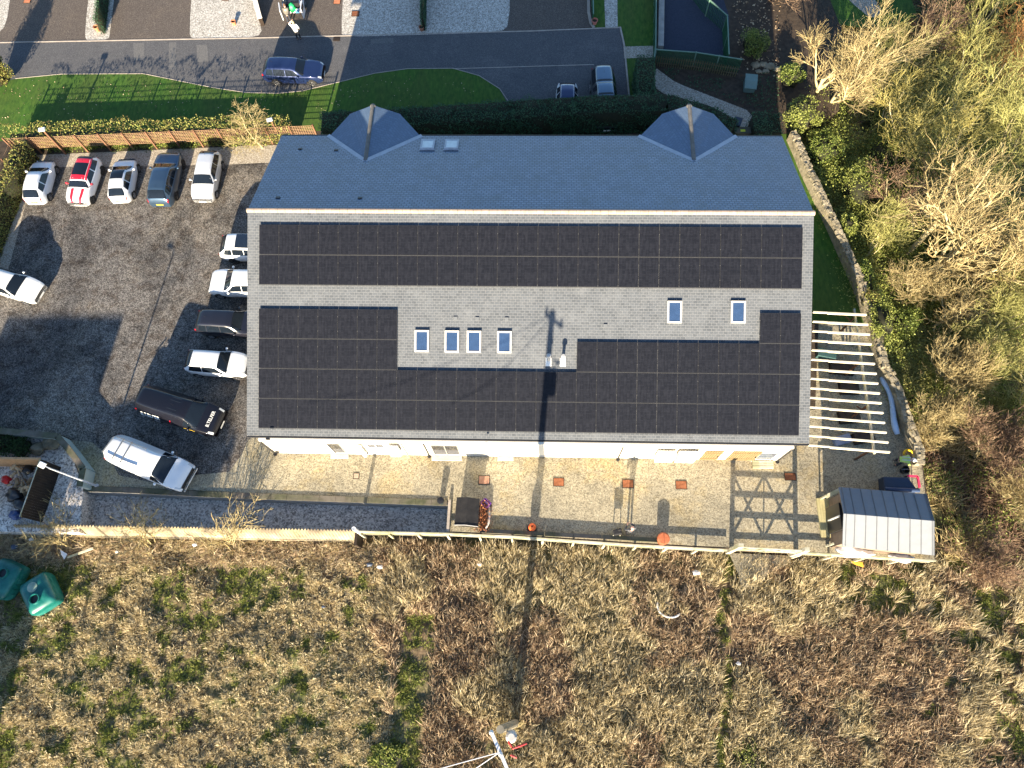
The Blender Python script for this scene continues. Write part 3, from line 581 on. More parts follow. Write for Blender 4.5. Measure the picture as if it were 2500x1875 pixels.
PROF = dict(
 bubble=[(0, .72), (.025, .98), (.07, 1.14), (.17, 1.40), (.32, 1.49), (.5, 1.46), (.585, 1.38), (.76, 1.0), (.9, .88), (.975, .7), (1, .5)],
 boxy=[(0, .8), (.02, 1.06), (.075, 1.34), (.15, 1.41), (.4, 1.42), (.56, 1.385), (.60, 1.34), (.715, 1.0), (.93, .9), (.985, .72), (1, .5)],
 hatch=[(0, .8), (.02, 1.02), (.09, 1.32), (.17, 1.44), (.35, 1.47), (.5, 1.44), (.57, 1.37), (.73, 1.0), (.92, .86), (.98, .7), (1, .5)],
 suv=[(0, .85), (.02, 1.12), (.09, 1.4), (.15, 1.56), (.3, 1.62), (.5, 1.59), (.575, 1.5), (.72, 1.1), (.92, .98), (.98, .82), (1, .55)],
 estate=[(0, .85), (.02, 1.08), (.08, 1.4), (.13, 1.5), (.3, 1.53), (.5, 1.49), (.57, 1.4), (.71, 1.03), (.92, .9), (.98, .74), (1, .5)],
 van=[(0, 1.0), (.008, 1.6), (.03, 1.9), (.08, 1.97), (.35, 1.985), (.6, 1.96), (.665, 1.86), (.815, 1.28), (.93, 1.08), (.985, .86), (1, .6)],
 pickup=[(0, .95), (.015, 1.4), (.05, 1.7), (.1, 1.73), (.345, 1.74), (.36, 1.66), (.375, 1.78), (.45, 1.8), (.56, 1.77), (.6, 1.7), (.7, 1.2), (.94, 1.08), (.985, .9), (1, .6)])
class Shell:
    def __init__(s, L, W, prof, belt, round_=.14):
        s.L, s.W, s.belt, s.rd = L, W, belt, round_; s.pu = [p[0] for p in prof]; s.pz = [p[1] for p in prof]
    def zt(s, u):
        d = .008; return (np.interp(u-d, s.pu, s.pz)+np.interp(u, s.pu, s.pz)*2+np.interp(u+d, s.pu, s.pz))/4
    def ring(s, u):
        q = abs(2*u-1); w = s.W/2*(1-s.rd*q**6-.02*q**2); zt = s.zt(u); zb = min(s.belt+.05*(1-u), zt-.05); g = zt-zb
        zs = .24+.12*max(0, q-.86)/.14; yr = max(w*.93-g*.34-.06, w*.45); d = min(.09, g*.35)
        P = [(w*.92, zs), (w*.975, zs+.13), (w, zs+.34), (w*.985, zb-.12), (w*.955, zb)]
        a = (w*.945, zb+.015); b = (yr, zt-d)
        P += [(a[0]+(b[0]-a[0])*t, a[1]+(b[1]-a[1])*t) for t in (0, .5, 1)]
        P += [(yr-.07, zt-d*.3), (yr*.55, zt), (0, zt+.012)]; return P
    def pt(s, u, t):
        """u 0 rear..1 front, t 0 left sill..10 centre..20 right sill"""
        P = s.ring(min(max(u, 0), 1)); k = t if t <= 10 else 20-t; sg = 1 if t <= 10 else -1; i = min(int(k), 9); f = k-i
        y = P[i][0]+(P[i+1][0]-P[i][0])*f; z = P[i][1]+(P[i+1][1]-P[i][1])*f; return Vector(((u-.5)*s.L, sg*y, z))
    def patch(s, corners, nu=8, nt_=8, off=.008):
        """bilinear patch on the shell through four (u,t) corners, lifted off it by off"""
        vs = []; (a, b, c, d) = corners
        for i in range(nu+1):
            for j in range(nt_+1):
                f, g = i/nu, j/nt_; u = (a[0]*(1-f)+d[0]*f)*(1-g)+(b[0]*(1-f)+c[0]*f)*g; t = (a[1]*(1-f)+d[1]*f)*(1-g)+(b[1]*(1-f)+c[1]*f)*g
                p = s.pt(u, t); e = .004; n = (s.pt(u+e, t)-s.pt(u-e, t)).cross(s.pt(u, t+.05)-s.pt(u, t-.05)); n.normalize()
                ctr = Vector((p.x, 0, .6)); n = n if n.dot(p-ctr) > 0 or n.z > .3 else -n; vs.append(p+n*off)
        fs = [(i*(nt_+1)+j, i*(nt_+1)+j+1, (i+1)*(nt_+1)+j+1, (i+1)*(nt_+1)+j) for i in range(nu) for j in range(nt_)]
        return vs, fs
def car(label, loc, hd, L, W, kind, body, roof=None, belt=.92, wb=2.5, group=None, rim=rim_m, wr=.31, rearsplit=True, roofglass=None, stripes=None, rack=False, plate=True, name='parked_car', catg='car', mirror=None, sideglass=True, zscale=1, windows=None, rgl=None):
    T = thing(name, label, catg, (loc[0], loc[1], 0.008), math.radians(hd), group); sh = Shell(L, W, [(u, z*zscale) for u, z in PROF[kind]], belt, {'bubble': .27, 'boxy': .24, 'hatch': .24, 'suv': .22, 'estate': .22, 'van': .13, 'pickup': .12}[kind])
    us = [0, .004]+[.012+.976*i/46 for i in range(47)]+[.996, 1]; ts = [k*.5 for k in range(41)]; V = [sh.pt(u, t) for u in us for t in ts]; n = len(ts)
    m = MB(); m.add(V, [(i*n+j, (i+1)*n+j, (i+1)*n+j+1, i*n+j+1) for i in range(len(us)-1) for j in range(n-1)])
    m.add([V[j] for j in range(n)], [tuple(range(n))]); m.add([V[(len(us)-1)*n+j] for j in range(n)], [tuple(range(n))[::-1]])
    lo = [V[i*n] for i in range(len(us))]+[V[i*n+n-1] for i in range(len(us)-1, -1, -1)]; m.add(lo, [tuple(range(len(lo)))])
    bo = m.build('body', body, T, smooth=True)
    k = [p[0] for p in sh.__dict__['pu'] and PROF[kind]]; U = PROF[kind]; cw = U[-4][0]; rf = U[-5][0]; big = kind in ('van',); rr = U[2][0]
    def pa(nm, cs, mt, off=.008, par=T, nu=6, nt_=8): v, f = sh.patch(cs, nu, nt_, off); return MB().add(v, f).build(nm, mt, par, smooth=True)
    pa('windshield', [(cw-.008, 6.0), (cw-.008, 14.0), (rf+.012, 12.6), (rf+.012, 7.4)], carglass, nt_=14)
    if kind != 'van' or rgl: pa('rear_window', [(U[1][0]+.012, 6.3), (U[1][0]+.012, 13.7), (U[3][0]-.012 if kind != 'pickup' else .045, 12.4), (U[3][0]-.012 if kind != 'pickup' else .045, 7.6)], carglass, nt_=14)
    ws = windows or {'bubble': [(.17, .34), (.36, .62)], 'boxy': [(.1, .33), (.35, .6)], 'hatch': [(.11, .33), (.34, .63)], 'suv': [(.10, .235), (.245, .42), (.43, .63)], 'estate': [(.08, .205), (.215, .405), (.415, .62)], 'van': [(.64, .75)], 'pickup': [(.06, .33), (.39, .49), (.505, .64)]}[kind]
    for i, (a, b) in enumerate(ws):
        last = i == len(ws)-1; b2 = b-.07 if last and kind != 'van' else b-(.03 if last else 0); a2 = a+.03 if i == 0 else a
        bb = b+(.04 if last else 0)
        pa('side_window', [(a, 5.12), (bb, 5.12), (b2, 6.85), (a2, 6.85)], carglass, nu=3); pa('side_window', [(a, 14.88), (bb, 14.88), (b2, 13.15), (a2, 13.15)], carglass, nu=3)
    r0, r1 = (U[3][0], rf-.01)
    if roof: pa('roof_panel', [(r0-.09, 6.75), (r0-.09, 13.25), (r1+.005, 13.25), (r1+.005, 6.75)], roof, .006, nu=12, nt_=14)
    if roofglass: a, b, g1 = roofglass; pa('sunroof', [(a, 8.05), (a, 11.95), (b, 11.95), (b, 8.05)], g1, .014, nu=6)
    if stripes:
        for t0, t1 in ((8.7, 9.3), (10.7, 11.3)): pa('bonnet_stripe', [(cw+.015, t0), (cw+.015, t1), (.985, t1), (.985, t0)], stripes, .02, nu=16)
    pa('grille', [(.982, 7.6), (.982, 12.4), (.997, 12.4), (.997, 7.6)], blackpl, .01)
    for sg in (0, 1):
        f = (lambda t: 20-t) if sg else (lambda t: t)
        pa('headlight', [(.935, f(4.9)), (.935, f(7.4)), (.984, f(7.6)), (.984, f(4.2))], lamp_w, .01)
        pa('tail_light', [(.004, f(3.1)), (.004, f(5.6)), (.035, f(5.3)), (.035, f(3.4))], lamp_r, .01)
    r = wr; fw = L*(.5)-((L-wb)*.46); xs = (fw, fw-wb)
    for x in xs:
        for sy in (1, -1):
            u = x/L+.5; w_ = sh.ring(u)[2][0]; A = Matrix.Rotation(math.pi/2*sy, 3, 'X')
            wl = MB().lathe((x, sy*(w_-.09), r), [(r*.55, .1), (r*.94, .1), (r, .06), (r, -.1), (r*.5, -.1)], 22, ax=A.transposed() if 0 else Matrix.Rotation(-math.pi/2*sy, 3, 'X')).build('wheel', tyre_m, T, smooth=False)
            q = MB().lathe((x, sy*(w_-.09), r), [(r*.62, .085), (r*.62, .11), (r*.55, .1)], 18, ax=Matrix.Rotation(-math.pi/2*sy, 3, 'X'))
            for k5 in range(5):
                an = k5*2*math.pi/5; q.beam((x, sy*(w_+.018), r), (x+math.cos(an)*r*.58, sy*(w_+.018), r+math.sin(an)*r*.58), .05, .02)
            q.build('rim', rim, wl)
            vs = []; nn = 18; y = sy*(w_+.004)
            for kk in range(nn+1):
                an = math.pi*kk/nn*1.14-.22
                for rad in (r*.98, r*1.2): vs.append((x+math.cos(an)*rad, y-(0 if rad < r*1.1 else sy*.004), r+math.sin(an)*rad))
            ar = MB().add(vs, [(2*i, 2*i+1, 2*i+3, 2*i+2) for i in range(nn)]+[tuple(2*i for i in range(nn+1))]); ar.build('wheel_arch', arch_m, T)
    for sg in (1, -1):
        p = sh.pt(cw-.09, 5.1 if sg > 0 else 14.9); o = MB(); o.lathe(p+Vector((0, sg*.13, .06)), [(.0, -.06), (.07, -.05), (.095, 0), (.07, .06), (0, .07)], 8); o.beam(p, p+Vector((0, sg*.12, .03)), .05, .04)
        o.build('mirror', mirror or body, T, smooth=True)
    MB().box((L/2+.012, 0, .45), (.02, .5, .11)).build('number_plate', plate_w, T); MB().box((-L/2-.012, 0, .62 if kind != 'van' else .8), (.02, .5, .11)).build('number_plate', plate_y, T)
    for sy in (.3, -.22): pp = sh.pt(cw+.002, 10-sy*9); MB().beam(pp+Vector((0, 0, .02)), pp+Vector((-.3, sy*.9+.15, .14)), .02, .02).build('wiper', blackpl, T)
    if rack:
        zz = sh.zt(.35); rk = MB()
        for y in (-.62, .62): rk.beam((-L*.4, y, zz+.05), (L*.0, y, zz+.05), .035, .07)
        rk.build('roof_rail', flat('rack_grey', (.12, .13, .14), .5), T)
        for x in (-L*.19, -L*.3): MB().beam((x, -.68, zz+.1), (x, .68, zz+.1), .05, .04).box((x, -.62, zz+.06), (.09, .05, .07)).box((x, .62, zz+.06), (.09, .05, .07)).build('roof_bar', flat('rack_grey', (.12, .13, .14), .5), T)
        MB().tube([(-L*.45, -.55, zz+.11), (-L*.42, .55, zz+.11)], .035, 8).build('load_roller', flat('rack_grey', (.12, .13, .14), .5), T)
    else: MB().beam(sh.pt(.2 if kind != 'van' else .5, 10), sh.pt(.2 if kind != 'van' else .5, 10)+Vector((-.12, 0, .12)), .012, .012).build('aerial', blackpl, T)
    T['_'] = 0; del T['_']; return T, sh
GC = 'cars parked in the gravel car park'
car('rounded white city car with white roof at the west end of the fence row', (-35.09-.8, 30.86), 91, 3.57, 1.63, 'bubble', P_white, wb=2.3, group=GC, wr=.3)
c, sh = car('white hatchback with red roof, red mirrors and two red bonnet stripes', (-31.76-.86, 30.9), -93, 3.86, 1.73, 'boxy', P_white, roof=P_red, wb=2.52, group=GC, rim=rim_dk, roofglass=(.24, .5, carglass), stripes=P_red, mirror=P_red)
car('small white rounded car with dark glass roof beside the red roofed hatchback', (-28.98-.81, 31.02), 93, 3.57, 1.63, 'bubble', P_white, wb=2.3, group=GC, wr=.3, roofglass=(.36, .58, carglass))
car('slate blue crossover with pale roof rails and a yellow rear plate, nose to the fence', (-25.76-.93, 31.15), 90, 4.4, 1.86, 'suv', P_blue, wb=2.7, belt=1.0, group=GC, rim=rim_dk, wr=.34)
car('silver hatchback at the east end of the fence row with bonnet toward the yard', (-22.86-.86, 31.35), -90.5, 4.06, 1.72, 'hatch', P_silver, wb=2.5, group=GC)
hd = -17; n0 = G(336/3.403+2, 350+1255/3.403, .5); car('off white saloon cut by the left edge, bonnet pointing into the car park', (n0.x-2.2*math.cos(math.radians(hd)), n0.y-2.2*math.sin(math.radians(hd))), hd, 4.45, 1.8, 'hatch', P_offw, wb=2.6, group=GC)
car('white crossover with large black glass roof half under the west eave', (-20.77+1.32, 24.53+.93), 0, 4.4, 1.86, 'suv', P_white, wb=2.67, group=GC, belt=1.0, rim=rim_dk, wr=.34, roofglass=(.3, .58, glass_d), zscale=.97)
car('white crossover with its bonnet toward the car park, beside the west gable', (-21.16+1.35, 21.77+.92), 179, 4.4, 1.84, 'suv', P_white, wb=2.7, group=GC, belt=1.0, wr=.34)
car('black estate car with glowing red tail light beside the west gable', (-21.42+1.35, 18.81+.9), -2, 4.5, 1.8, 'estate', P_black, wb=2.7, group=GC)
car('white three door hatchback parked level with the black van', (-20.51, 15.98+.87), -3.6, 4.05, 1.72, 'hatch', P_white, wb=2.52, group=GC)
vb, sh = car('long black van with white hood lettering and red marks on its side', (-22.15, 13.52), -16.5, 5.35, 2.0, 'van', P_night, wb=3.1, belt=1.22, group=GC, name='parked_van', catg='van', wr=.34)
m = MB(); sv = sh
for t in (8.35, 9.2, 10.8, 11.65):
    m.beam(sh.pt(.06, t)+Vector((0, 0, .008)), sh.pt(.56, t)+Vector((0, 0, .008)), .03, .02)
m.beam(sh.pt(.33, 7.8)+Vector((0, 0, .01)), sh.pt(.33, 12.2)+Vector((0, 0, .03)), .03, .02); m.build('roof_rib', P_char, vb)
def text(s, size, mt, parent, M4, name='lettering', bold=.004):
    cu = bpy.data.curves.new('t', 'FONT'); cu.body = s; cu.size = size; cu.extrude = .004; cu.offset = bold; cu.align_x = 'CENTER'; cu.align_y = 'CENTER'; t = bpy.data.objects.new('t', cu); C.objects.link(t)
    bpy.context.view_layer.update(); dg = bpy.context.evaluated_depsgraph_get(); me = bpy.data.meshes.new_from_object(t.evaluated_get(dg)); bpy.data.objects.remove(t)
    me.materials.clear(); me.materials.append(mt); o = bpy.data.objects.new(name, me); C.objects.link(o); o.parent = parent; o.matrix_local = M4; return o
pp = sh.pt(.905, 10); n_ = (sh.pt(.93, 10)-sh.pt(.88, 10)).normalized(); zz = n_.cross(Vector((0, 1, 0))); zz = zz if zz.z > 0 else -zz; xx = Vector((0, 1, 0)); yy = zz.cross(xx)
M4 = Matrix((( xx.x, yy.x, zz.x, pp.x), (xx.y, yy.y, zz.y, pp.y), (xx.z, yy.z, zz.z, pp.z+.02), (0, 0, 0, 1)))
text('B.TELFER', .27, plate_w, vb, M4)
def sidetext(s, u, t, size, mt, name='lettering'):
    p = sh.pt(u, t); up = (sh.pt(u, t-.6 if t > 10 else t+.6)-p).normalized(); xx = Vector((1, 0, 0)); zz = xx.cross(up); zz = zz if zz.y < 0 else -zz; yy = zz.cross(xx)
    M_ = Matrix(((xx.x, yy.x, zz.x, p.x+zz.x*.03), (xx.y, yy.y, zz.y, p.y+zz.y*.03), (xx.z, yy.z, zz.z, p.z+zz.z*.03), (0, 0, 0, 1))); return text(s, size, mt, vb, M_, name)
sidetext('B.TELFER', .22, 15.6, .34, plate_w); sidetext('l', .48, 15.6, .4, P_red, 'red_mark'); sidetext('_____', .72, 16.2, .3, plate_y, 'gold_line')
vw, sh = car('white people carrier van with two roof bars parked by the low yard wall', (-23.45, 10.12), -20.5, 5.3, 1.98, 'van', P_white, wb=3.1, belt=1.22, group=GC, name='parked_van', catg='van', wr=.34, rack=True, windows=[(.64, .75)])
car('dark navy estate car standing on the lane beside the long lawn', (-18.62, 40.13+.9), -1.5, 4.62, 1.83, 'estate', P_navy, wb=2.72, name='parked_car', wr=.33)
p = G(1385, 208, 1.45); car('small white car with navy roof beside the dark pickup', (p.x, p.y-1.1), -91, 3.7, 1.66, 'bubble', P_white, roof=P_navy, wb=2.35)
p = G(1474, 182, 1.78); car('dark steel blue pickup truck with canopy, nose behind the tall hedge', (p.x+.12, p.y-1.35), -87, 5.2, 1.86, 'pickup', P_char, roof=P_steel, wb=3.1, belt=1.12, name='pickup_truck', catg='pickup truck', wr=.38, rim=rim_m)
# car at the top edge with both rear doors open and shopping inside
p = G(716, 26, .8); oc, sh = car('white car at the top edge with both rear doors open and shopping inside', (p.x-.35, p.y+2.35), 97, 4.25, 1.8, 'estate', P_white, wb=2.6)
MB().box((-1.9, 0, .9), (.5, 1.25, .7)).build('boot_opening', blackpl, oc)
for sy in (1, -1): MB().box((-2.1-.42, sy*.86, .95), (.85, .06, .95), rz=sy*.12).box((-2.1-.42, sy*.895, 1.15), (.6, .02, .35), rz=sy*.12, mi=1).build('rear_door', [P_white, carglass], oc)
def blob(c, r, m, name, label, cat_, sq=(1, 1, 1), lump=.2, seed=1, sub=3, parent=None, group=None):
    import bmesh; bm = bmesh.new(); bmesh.ops.create_icosphere(bm, subdivisions=sub, radius=1)
    for v in bm.verts: k = 1+lump*mnoise.noise(v.co*1.7+Vector((seed*3.1, seed, 0))); v.co = Vector((v.co.x*r*sq[0]*k, v.co.y*r*sq[1]*k, v.co.z*r*sq[2]*k))+Vector(c)
    me = bpy.data.meshes.new(name); bm.to_mesh(me); bm.free(); me.materials.append(m); me.polygons.foreach_set('use_smooth', [True]*len(me.polygons)); o = bpy.data.objects.new(name, me); C.objects.link(o)
    if parent: o.parent = parent
    elif label: tag(o, label, cat_, group)
    return o
fwd = Vector((math.cos(math.radians(97)), math.sin(math.radians(97)), 0)); rear = Vector((p.x-.35, p.y+2.35, 0))-fwd*2.15
blob(rear+Vector((.0, -.05, .95)), .32, flat('green_bag', (.02, .5, .13), .5), 'shopping_bag', 'bright green shopping bag in the open car boot', 'bag', (1, 1, 1.1), .4, 4)
o = MB().box(rear+Vector((.42, -.2, .78)), (.32, .3, .22)).box(rear+Vector((.42, -.2, .9)), (.2, .12, .06), mi=1).build('shopping_box', [flat('blue_box', (.1, .3, .5), .5), plate_w], bevel=.02); tag(o, 'small blue and white box beside the green bag in the car boot', 'box')

# ------------------------------------------------------------------ people
skin_m = flat('skin', (.55, .32, .23), .6); hair_b = flat('blond_hair', (.5, .38, .2), .7); hair_d = flat('brown_hair', (.12, .07, .04), .7)
white_coat = flat('white_coat', (.8, .8, .77), .8); black_cl = flat('black_cloth', (.012, .012, .014), .8); grey_coat = flat('grey_jacket', (.07, .075, .085), .6); olive_cl = flat('olive_jacket', (.12, .11, .09), .8); jeans = flat('dark_trousers', (.03, .035, .05), .8); hiviz = flat('hi_vis_yellow', (.5, .68, .16), .6)
def skin(name, verts, edges, rad, m, parent, root=0, sub=2):
    me = bpy.data.meshes.new(name); me.from_pydata(verts, edges, []); o = bpy.data.objects.new(name, me); C.objects.link(o); md = o.modifiers.new('s', 'SKIN')
    me.skin_vertices.new() if not me.skin_vertices else None
    for i, r in enumerate(rad): me.skin_vertices[0].data[i].radius = (r, r) if not isinstance(r, tuple) else r
    me.skin_vertices[0].data[root].use_root = True; sb_ = o.modifiers.new('u', 'SUBSURF'); sb_.levels = sub; sb_.render_levels = sub
    bpy.context.view_layer.update(); dg = bpy.context.evaluated_depsgraph_get(); m2 = bpy.data.meshes.new_from_object(o.evaluated_get(dg)); bpy.data.objects.remove(o)
    m2.name = name; m2.materials.clear(); m2.materials.append(m); m2.polygons.foreach_set('use_smooth', [True]*len(m2.polygons)); o = bpy.data.objects.new(name, m2); C.objects.link(o); o.parent = parent; return o
def person(label, loc, rz, top, legs, hair, J, hairlen=.0, hood=False, coatlen=0, shoes=blackpl, cap=None, vest=None):
    """J: joint dict in local metres; x right, y forward"""
    T = thing('person', label, 'person', loc, math.radians(rz)); v = Vector
    hip, chest, neck, head = map(v, (J['hip'], J['chest'], J['neck'], J['head'])); V = [hip, (hip+chest)/2, chest, neck, head-(head-neck)*.3, head]; E = [(0, 1), (1, 2), (2, 3), (3, 4), (4, 5)]; R = [.13, .125, .15, .055, .085, .1]
    def chain(start, pts, rs):
        k = start
        for p_, r_ in zip(pts, rs): V.append(v(p_)); R.append(r_); E.append((k, len(V)-1)); k = len(V)-1
        return k
    for sd in ('l', 'r'):
        sh_, el, wr_ = J['arm_'+sd]; hd_ = v(wr_)+(v(wr_)-v(el)).normalized()*.09; k = chain(2, [sh_, el, wr_, hd_], [.058, .043, .028, .035])
        d = (hd_-v(wr_)).normalized(); x = d.cross(v((0, 0, 1))); x = x.normalized() if x.length > .1 else v((1, 0, 0))
        for i, o_ in enumerate((-.03, -.01, .01, .03)): chain(k, [hd_+x*o_+d*.05, hd_+x*o_*1.1+d*(.09-.012*abs(i-1.3))+v((0, 0, -.02))], [.009, .008])
        chain(k-1, [v(wr_)+d*.05+x*.05], [.011])
        kn, an = J['leg_'+sd]; h0 = hip+v((-.095 if sd == 'l' else .095, 0, -.05)); chain(0, [h0, kn, an, v(an)+v((0, .14, -.05))], [.09, .062, .04, .038])
    skin('body', V, E, R, skin_m, T)
    for sd in ('l', 'r'):
        kn, an = map(v, J['leg_'+sd]); h0 = hip+v((-.095 if sd == 'l' else .095, 0, -.02)); skin('trouser_leg', [hip, h0, kn, kn.lerp(an, .9)], [(0, 1), (1, 2), (2, 3)], [.13, .105, .075, .06], legs, T, sub=1)
        skin('shoe', [an+v((0, -.05, -.03)), an+v((0, .07, -.04)), an+v((0, .19, -.05))], [(0, 1), (1, 2)], [.05, .055, .04], shoes, T, sub=1)
    V2 = [hip+(hip-chest)*coatlen, hip, (hip+chest)/2, chest, chest.lerp(neck, .75)]; E2 = [(0, 1), (1, 2), (2, 3), (3, 4)]; R2 = [(.2, .15), (.19, .15), (.18, .14), (.2, .14), .08]
    if coatlen == 0: V2[0] = hip+(hip-chest)*.12
    for sd in ('l', 'r'):
        sh_, el, wr_ = map(v, J['arm_'+sd]); k = len(V2); V2 += [sh_, el, el.lerp(wr_, .92)]; E2 += [(3, k), (k, k+1), (k+1, k+2)]; R2 += [.085, .065, .05]
    skin('jacket', V2, E2, R2, top, T, root=2)
    up = (head-neck).normalized(); hc = head+up*.06
    blob(hc+v((0, -.02, .02)), .118, hair, 'hair', None, None, (.86, .98, 1.0), .12, 3, 2, T)
    face = hc+v((0, .1, -.04)); nb = MB(); nb.lathe(face, [(0, -.03), (.018, -.02), (.012, .03), (0, .035)], 6); nb.build('nose', skin_m, T)
    for sx in (-.035, .035): MB().lathe(hc+v((sx, .098, .0)), [(0, -.008), (.009, 0), (0, .008)], 6).build('eye', blackpl, T)
    if hairlen: blob(hc+v((0, -.07, -.14)), .11, hair, 'long_hair', None, None, (.9, .5, 1.3), .1, 5, 2, T)
    if cap: 
        MB().lathe(hc+v((0, 0, .0)), [(.13, -.02), (.13, .05), (.1, .11), (.04, .135), (0, .137)], 14).box(hc+v((0, .15, .0)), (.16, .1, .015)).build('cap', cap, T, smooth=True)
    return T
ST = dict(hip=(0, 0, .93), chest=(0, .01, 1.28), neck=(0, .02, 1.48), head=(0, .03, 1.6), arm_l=((-.19, 0, 1.4), (-.28, .02, 1.12), (-.26, .15, .9)), arm_r=((.19, 0, 1.4), (.27, .02, 1.12), (.24, .15, .9)), leg_l=((-.11, .02, .5), (-.12, -.02, .08)), leg_r=((.11, .03, .5), (.13, .02, .08)))
q = G(731, 97, 0); J1 = dict(ST); J1['arm_l'] = ((-.19, 0, 1.4), (-.38, .16, 1.42), (-.16, .26, 1.58)); person('person in a white coat and black trousers with one hand raised to the face', (q.x, q.y, 0), 8, white_coat, black_cl, hair_b, J1, .1, coatlen=.35)
q = G(709, 58, 0); J2 = dict(ST); J2.update(chest=(0, .12, 1.22), neck=(0, .22, 1.38), head=(0, .28, 1.48), arm_l=((-.19, .12, 1.32), (-.24, .35, 1.12), (-.1, .55, 1.05)), arm_r=((.19, .12, 1.32), (.24, .38, 1.15), (.1, .6, 1.05))); person('person in an olive jacket leaning toward the open car boot', (q.x, q.y, 0), 8, olive_cl, jeans, hair_d, J2)
q = G(1531, 1300, 0); J3 = dict(ST); J3.update(arm_l=((-.2, .0, 1.4), (-.34, .12, 1.14), (-.12, .34, 1.1)), arm_r=((.2, 0, 1.4), (.32, .12, 1.14), (.1, .34, 1.08))); person('person in a padded grey jacket standing beside a black bag by the field fence', (q.x+.1, q.y+.0, 0), 20, grey_coat, black_cl, flat('pink_scalp', (.5, .3, .24), .6), J3)
q = G(2205, 1125, 0); J4 = dict(hip=(0, -.25, .85), chest=(0, .12, 1.02), neck=(0, .3, 1.0), head=(0, .42, .96), arm_l=((-.2, .16, 1.0), (-.26, .3, .72), (-.15, .48, .5)), arm_r=((.2, .16, 1.0), (.26, .3, .72), (.18, .5, .52)), leg_l=((-.14, -.05, .48), (-.16, -.22, .08)), leg_r=((.14, -.03, .48), (.16, -.2, .08)))
wk = person('worker in a yellow hi-vis jacket and white cap bending over by the stone wall', (q.x-.35, q.y-.15, 0), -95, hiviz, jeans, hair_d, J4, cap=white_coat)
m = MB(); m.box((-.09, .0, 1.105), (.05, .5, .02), rx=.1).box((.09, .0, 1.105), (.05, .5, .02), rx=.1); m.build('reflective_band', lead, wk)

# ------------------------------------------------------------------ vegetation builders
def branches(base, h, seed, lean=(0, 0), tr=.14, spread=1., lv=4, nb=(7, 6, 5, 4), stems=1, twig=.009, trunkf=.34, wig=.22, up=.16):
    rs = np.random.RandomState(seed); T = ([], [], [], []); K = ([], [], [], []); Ls = [trunkf, .46, .30, .19, .11]
    def grow(p, d, L, r, lvl):
        n = [5, 5, 4, 3, 2][lvl]; pts = [p]; rr = [r]; dd = d.copy(); r1 = max(r*(.55 if lvl else .62), twig*.8)
        for i in range(n):
            dd = dd+rs.normal(size=3)*wig*(.5 if lvl == 0 else 1)+np.array([0, 0, up*(1 if lvl else .3)]); dd /= np.linalg.norm(dd); pts.append(pts[-1]+dd*L/n); rr.append(r+(r1-r)*(i+1)/n)
        O = T if lvl <= 1 else K
        for i in range(n): O[0].append(pts[i]); O[1].append(pts[i+1]); O[2].append(rr[i]); O[3].append(rr[i+1])
        if lvl < lv:
            m = nb[min(lvl, 3)]; m = max(2, int(m+rs.randint(-1, 2)))
            for k in range(m):
                f = (.45+.55*(k+rs.rand())/m) if lvl == 0 else (.18+.82*(k+rs.rand())/m); j = min(int(f*n), n-1); q = pts[j]+(pts[j+1]-pts[j])*(f*n-j)
                seg = pts[j+1]-pts[j]; seg = seg/np.linalg.norm(seg); a = rs.normal(size=3); a -= a.dot(seg)*seg; a /= np.linalg.norm(a); sp = spread*(.55+.5*rs.rand()) if lvl else spread*(.45+.6*rs.rand())
                nd_ = seg*math.cos(sp)+a*math.sin(sp); nd_[2] = max(nd_[2], -.15); nd_ /= np.linalg.norm(nd_)
                grow(q, nd_, Ls[lvl+1]*h*(.65+.6*rs.rand())*(1-.35*f if lvl else 1), max(rr[j]*(.62 if lvl else .6), twig), lvl+1)
    for s in range(stems):
        d = np.array([lean[0]+(rs.normal()*.3 if stems > 1 else 0), lean[1]+(rs.normal()*.3 if stems > 1 else 0), 1.]); d /= np.linalg.norm(d)
        grow(np.array(base, float)+(rs.normal(size=3)*np.array([.15, .15, 0]) if stems > 1 else 0), d, Ls[0]*h*(.8+.4*rs.rand() if stems > 1 else 1), tr*(1 if s == 0 else .8), 0)
    return T, K
def bare_tree(label, cat_, name, pos, h, seed, mt, mk, group=None, **kw):
    T, K = branches((0, 0, 0), h, seed, **kw); o = thing(name, label, cat_, pos, 0, group)
    V, Fq = segs_mesh(T[0], T[1], T[2], T[3], 5); npmesh('trunk', V, Fq, mt, parent=o)
    V, Fq = segs_mesh(K[0], K[1], K[2], K[3], 3); npmesh('crown', V, Fq, mk, parent=o); return o
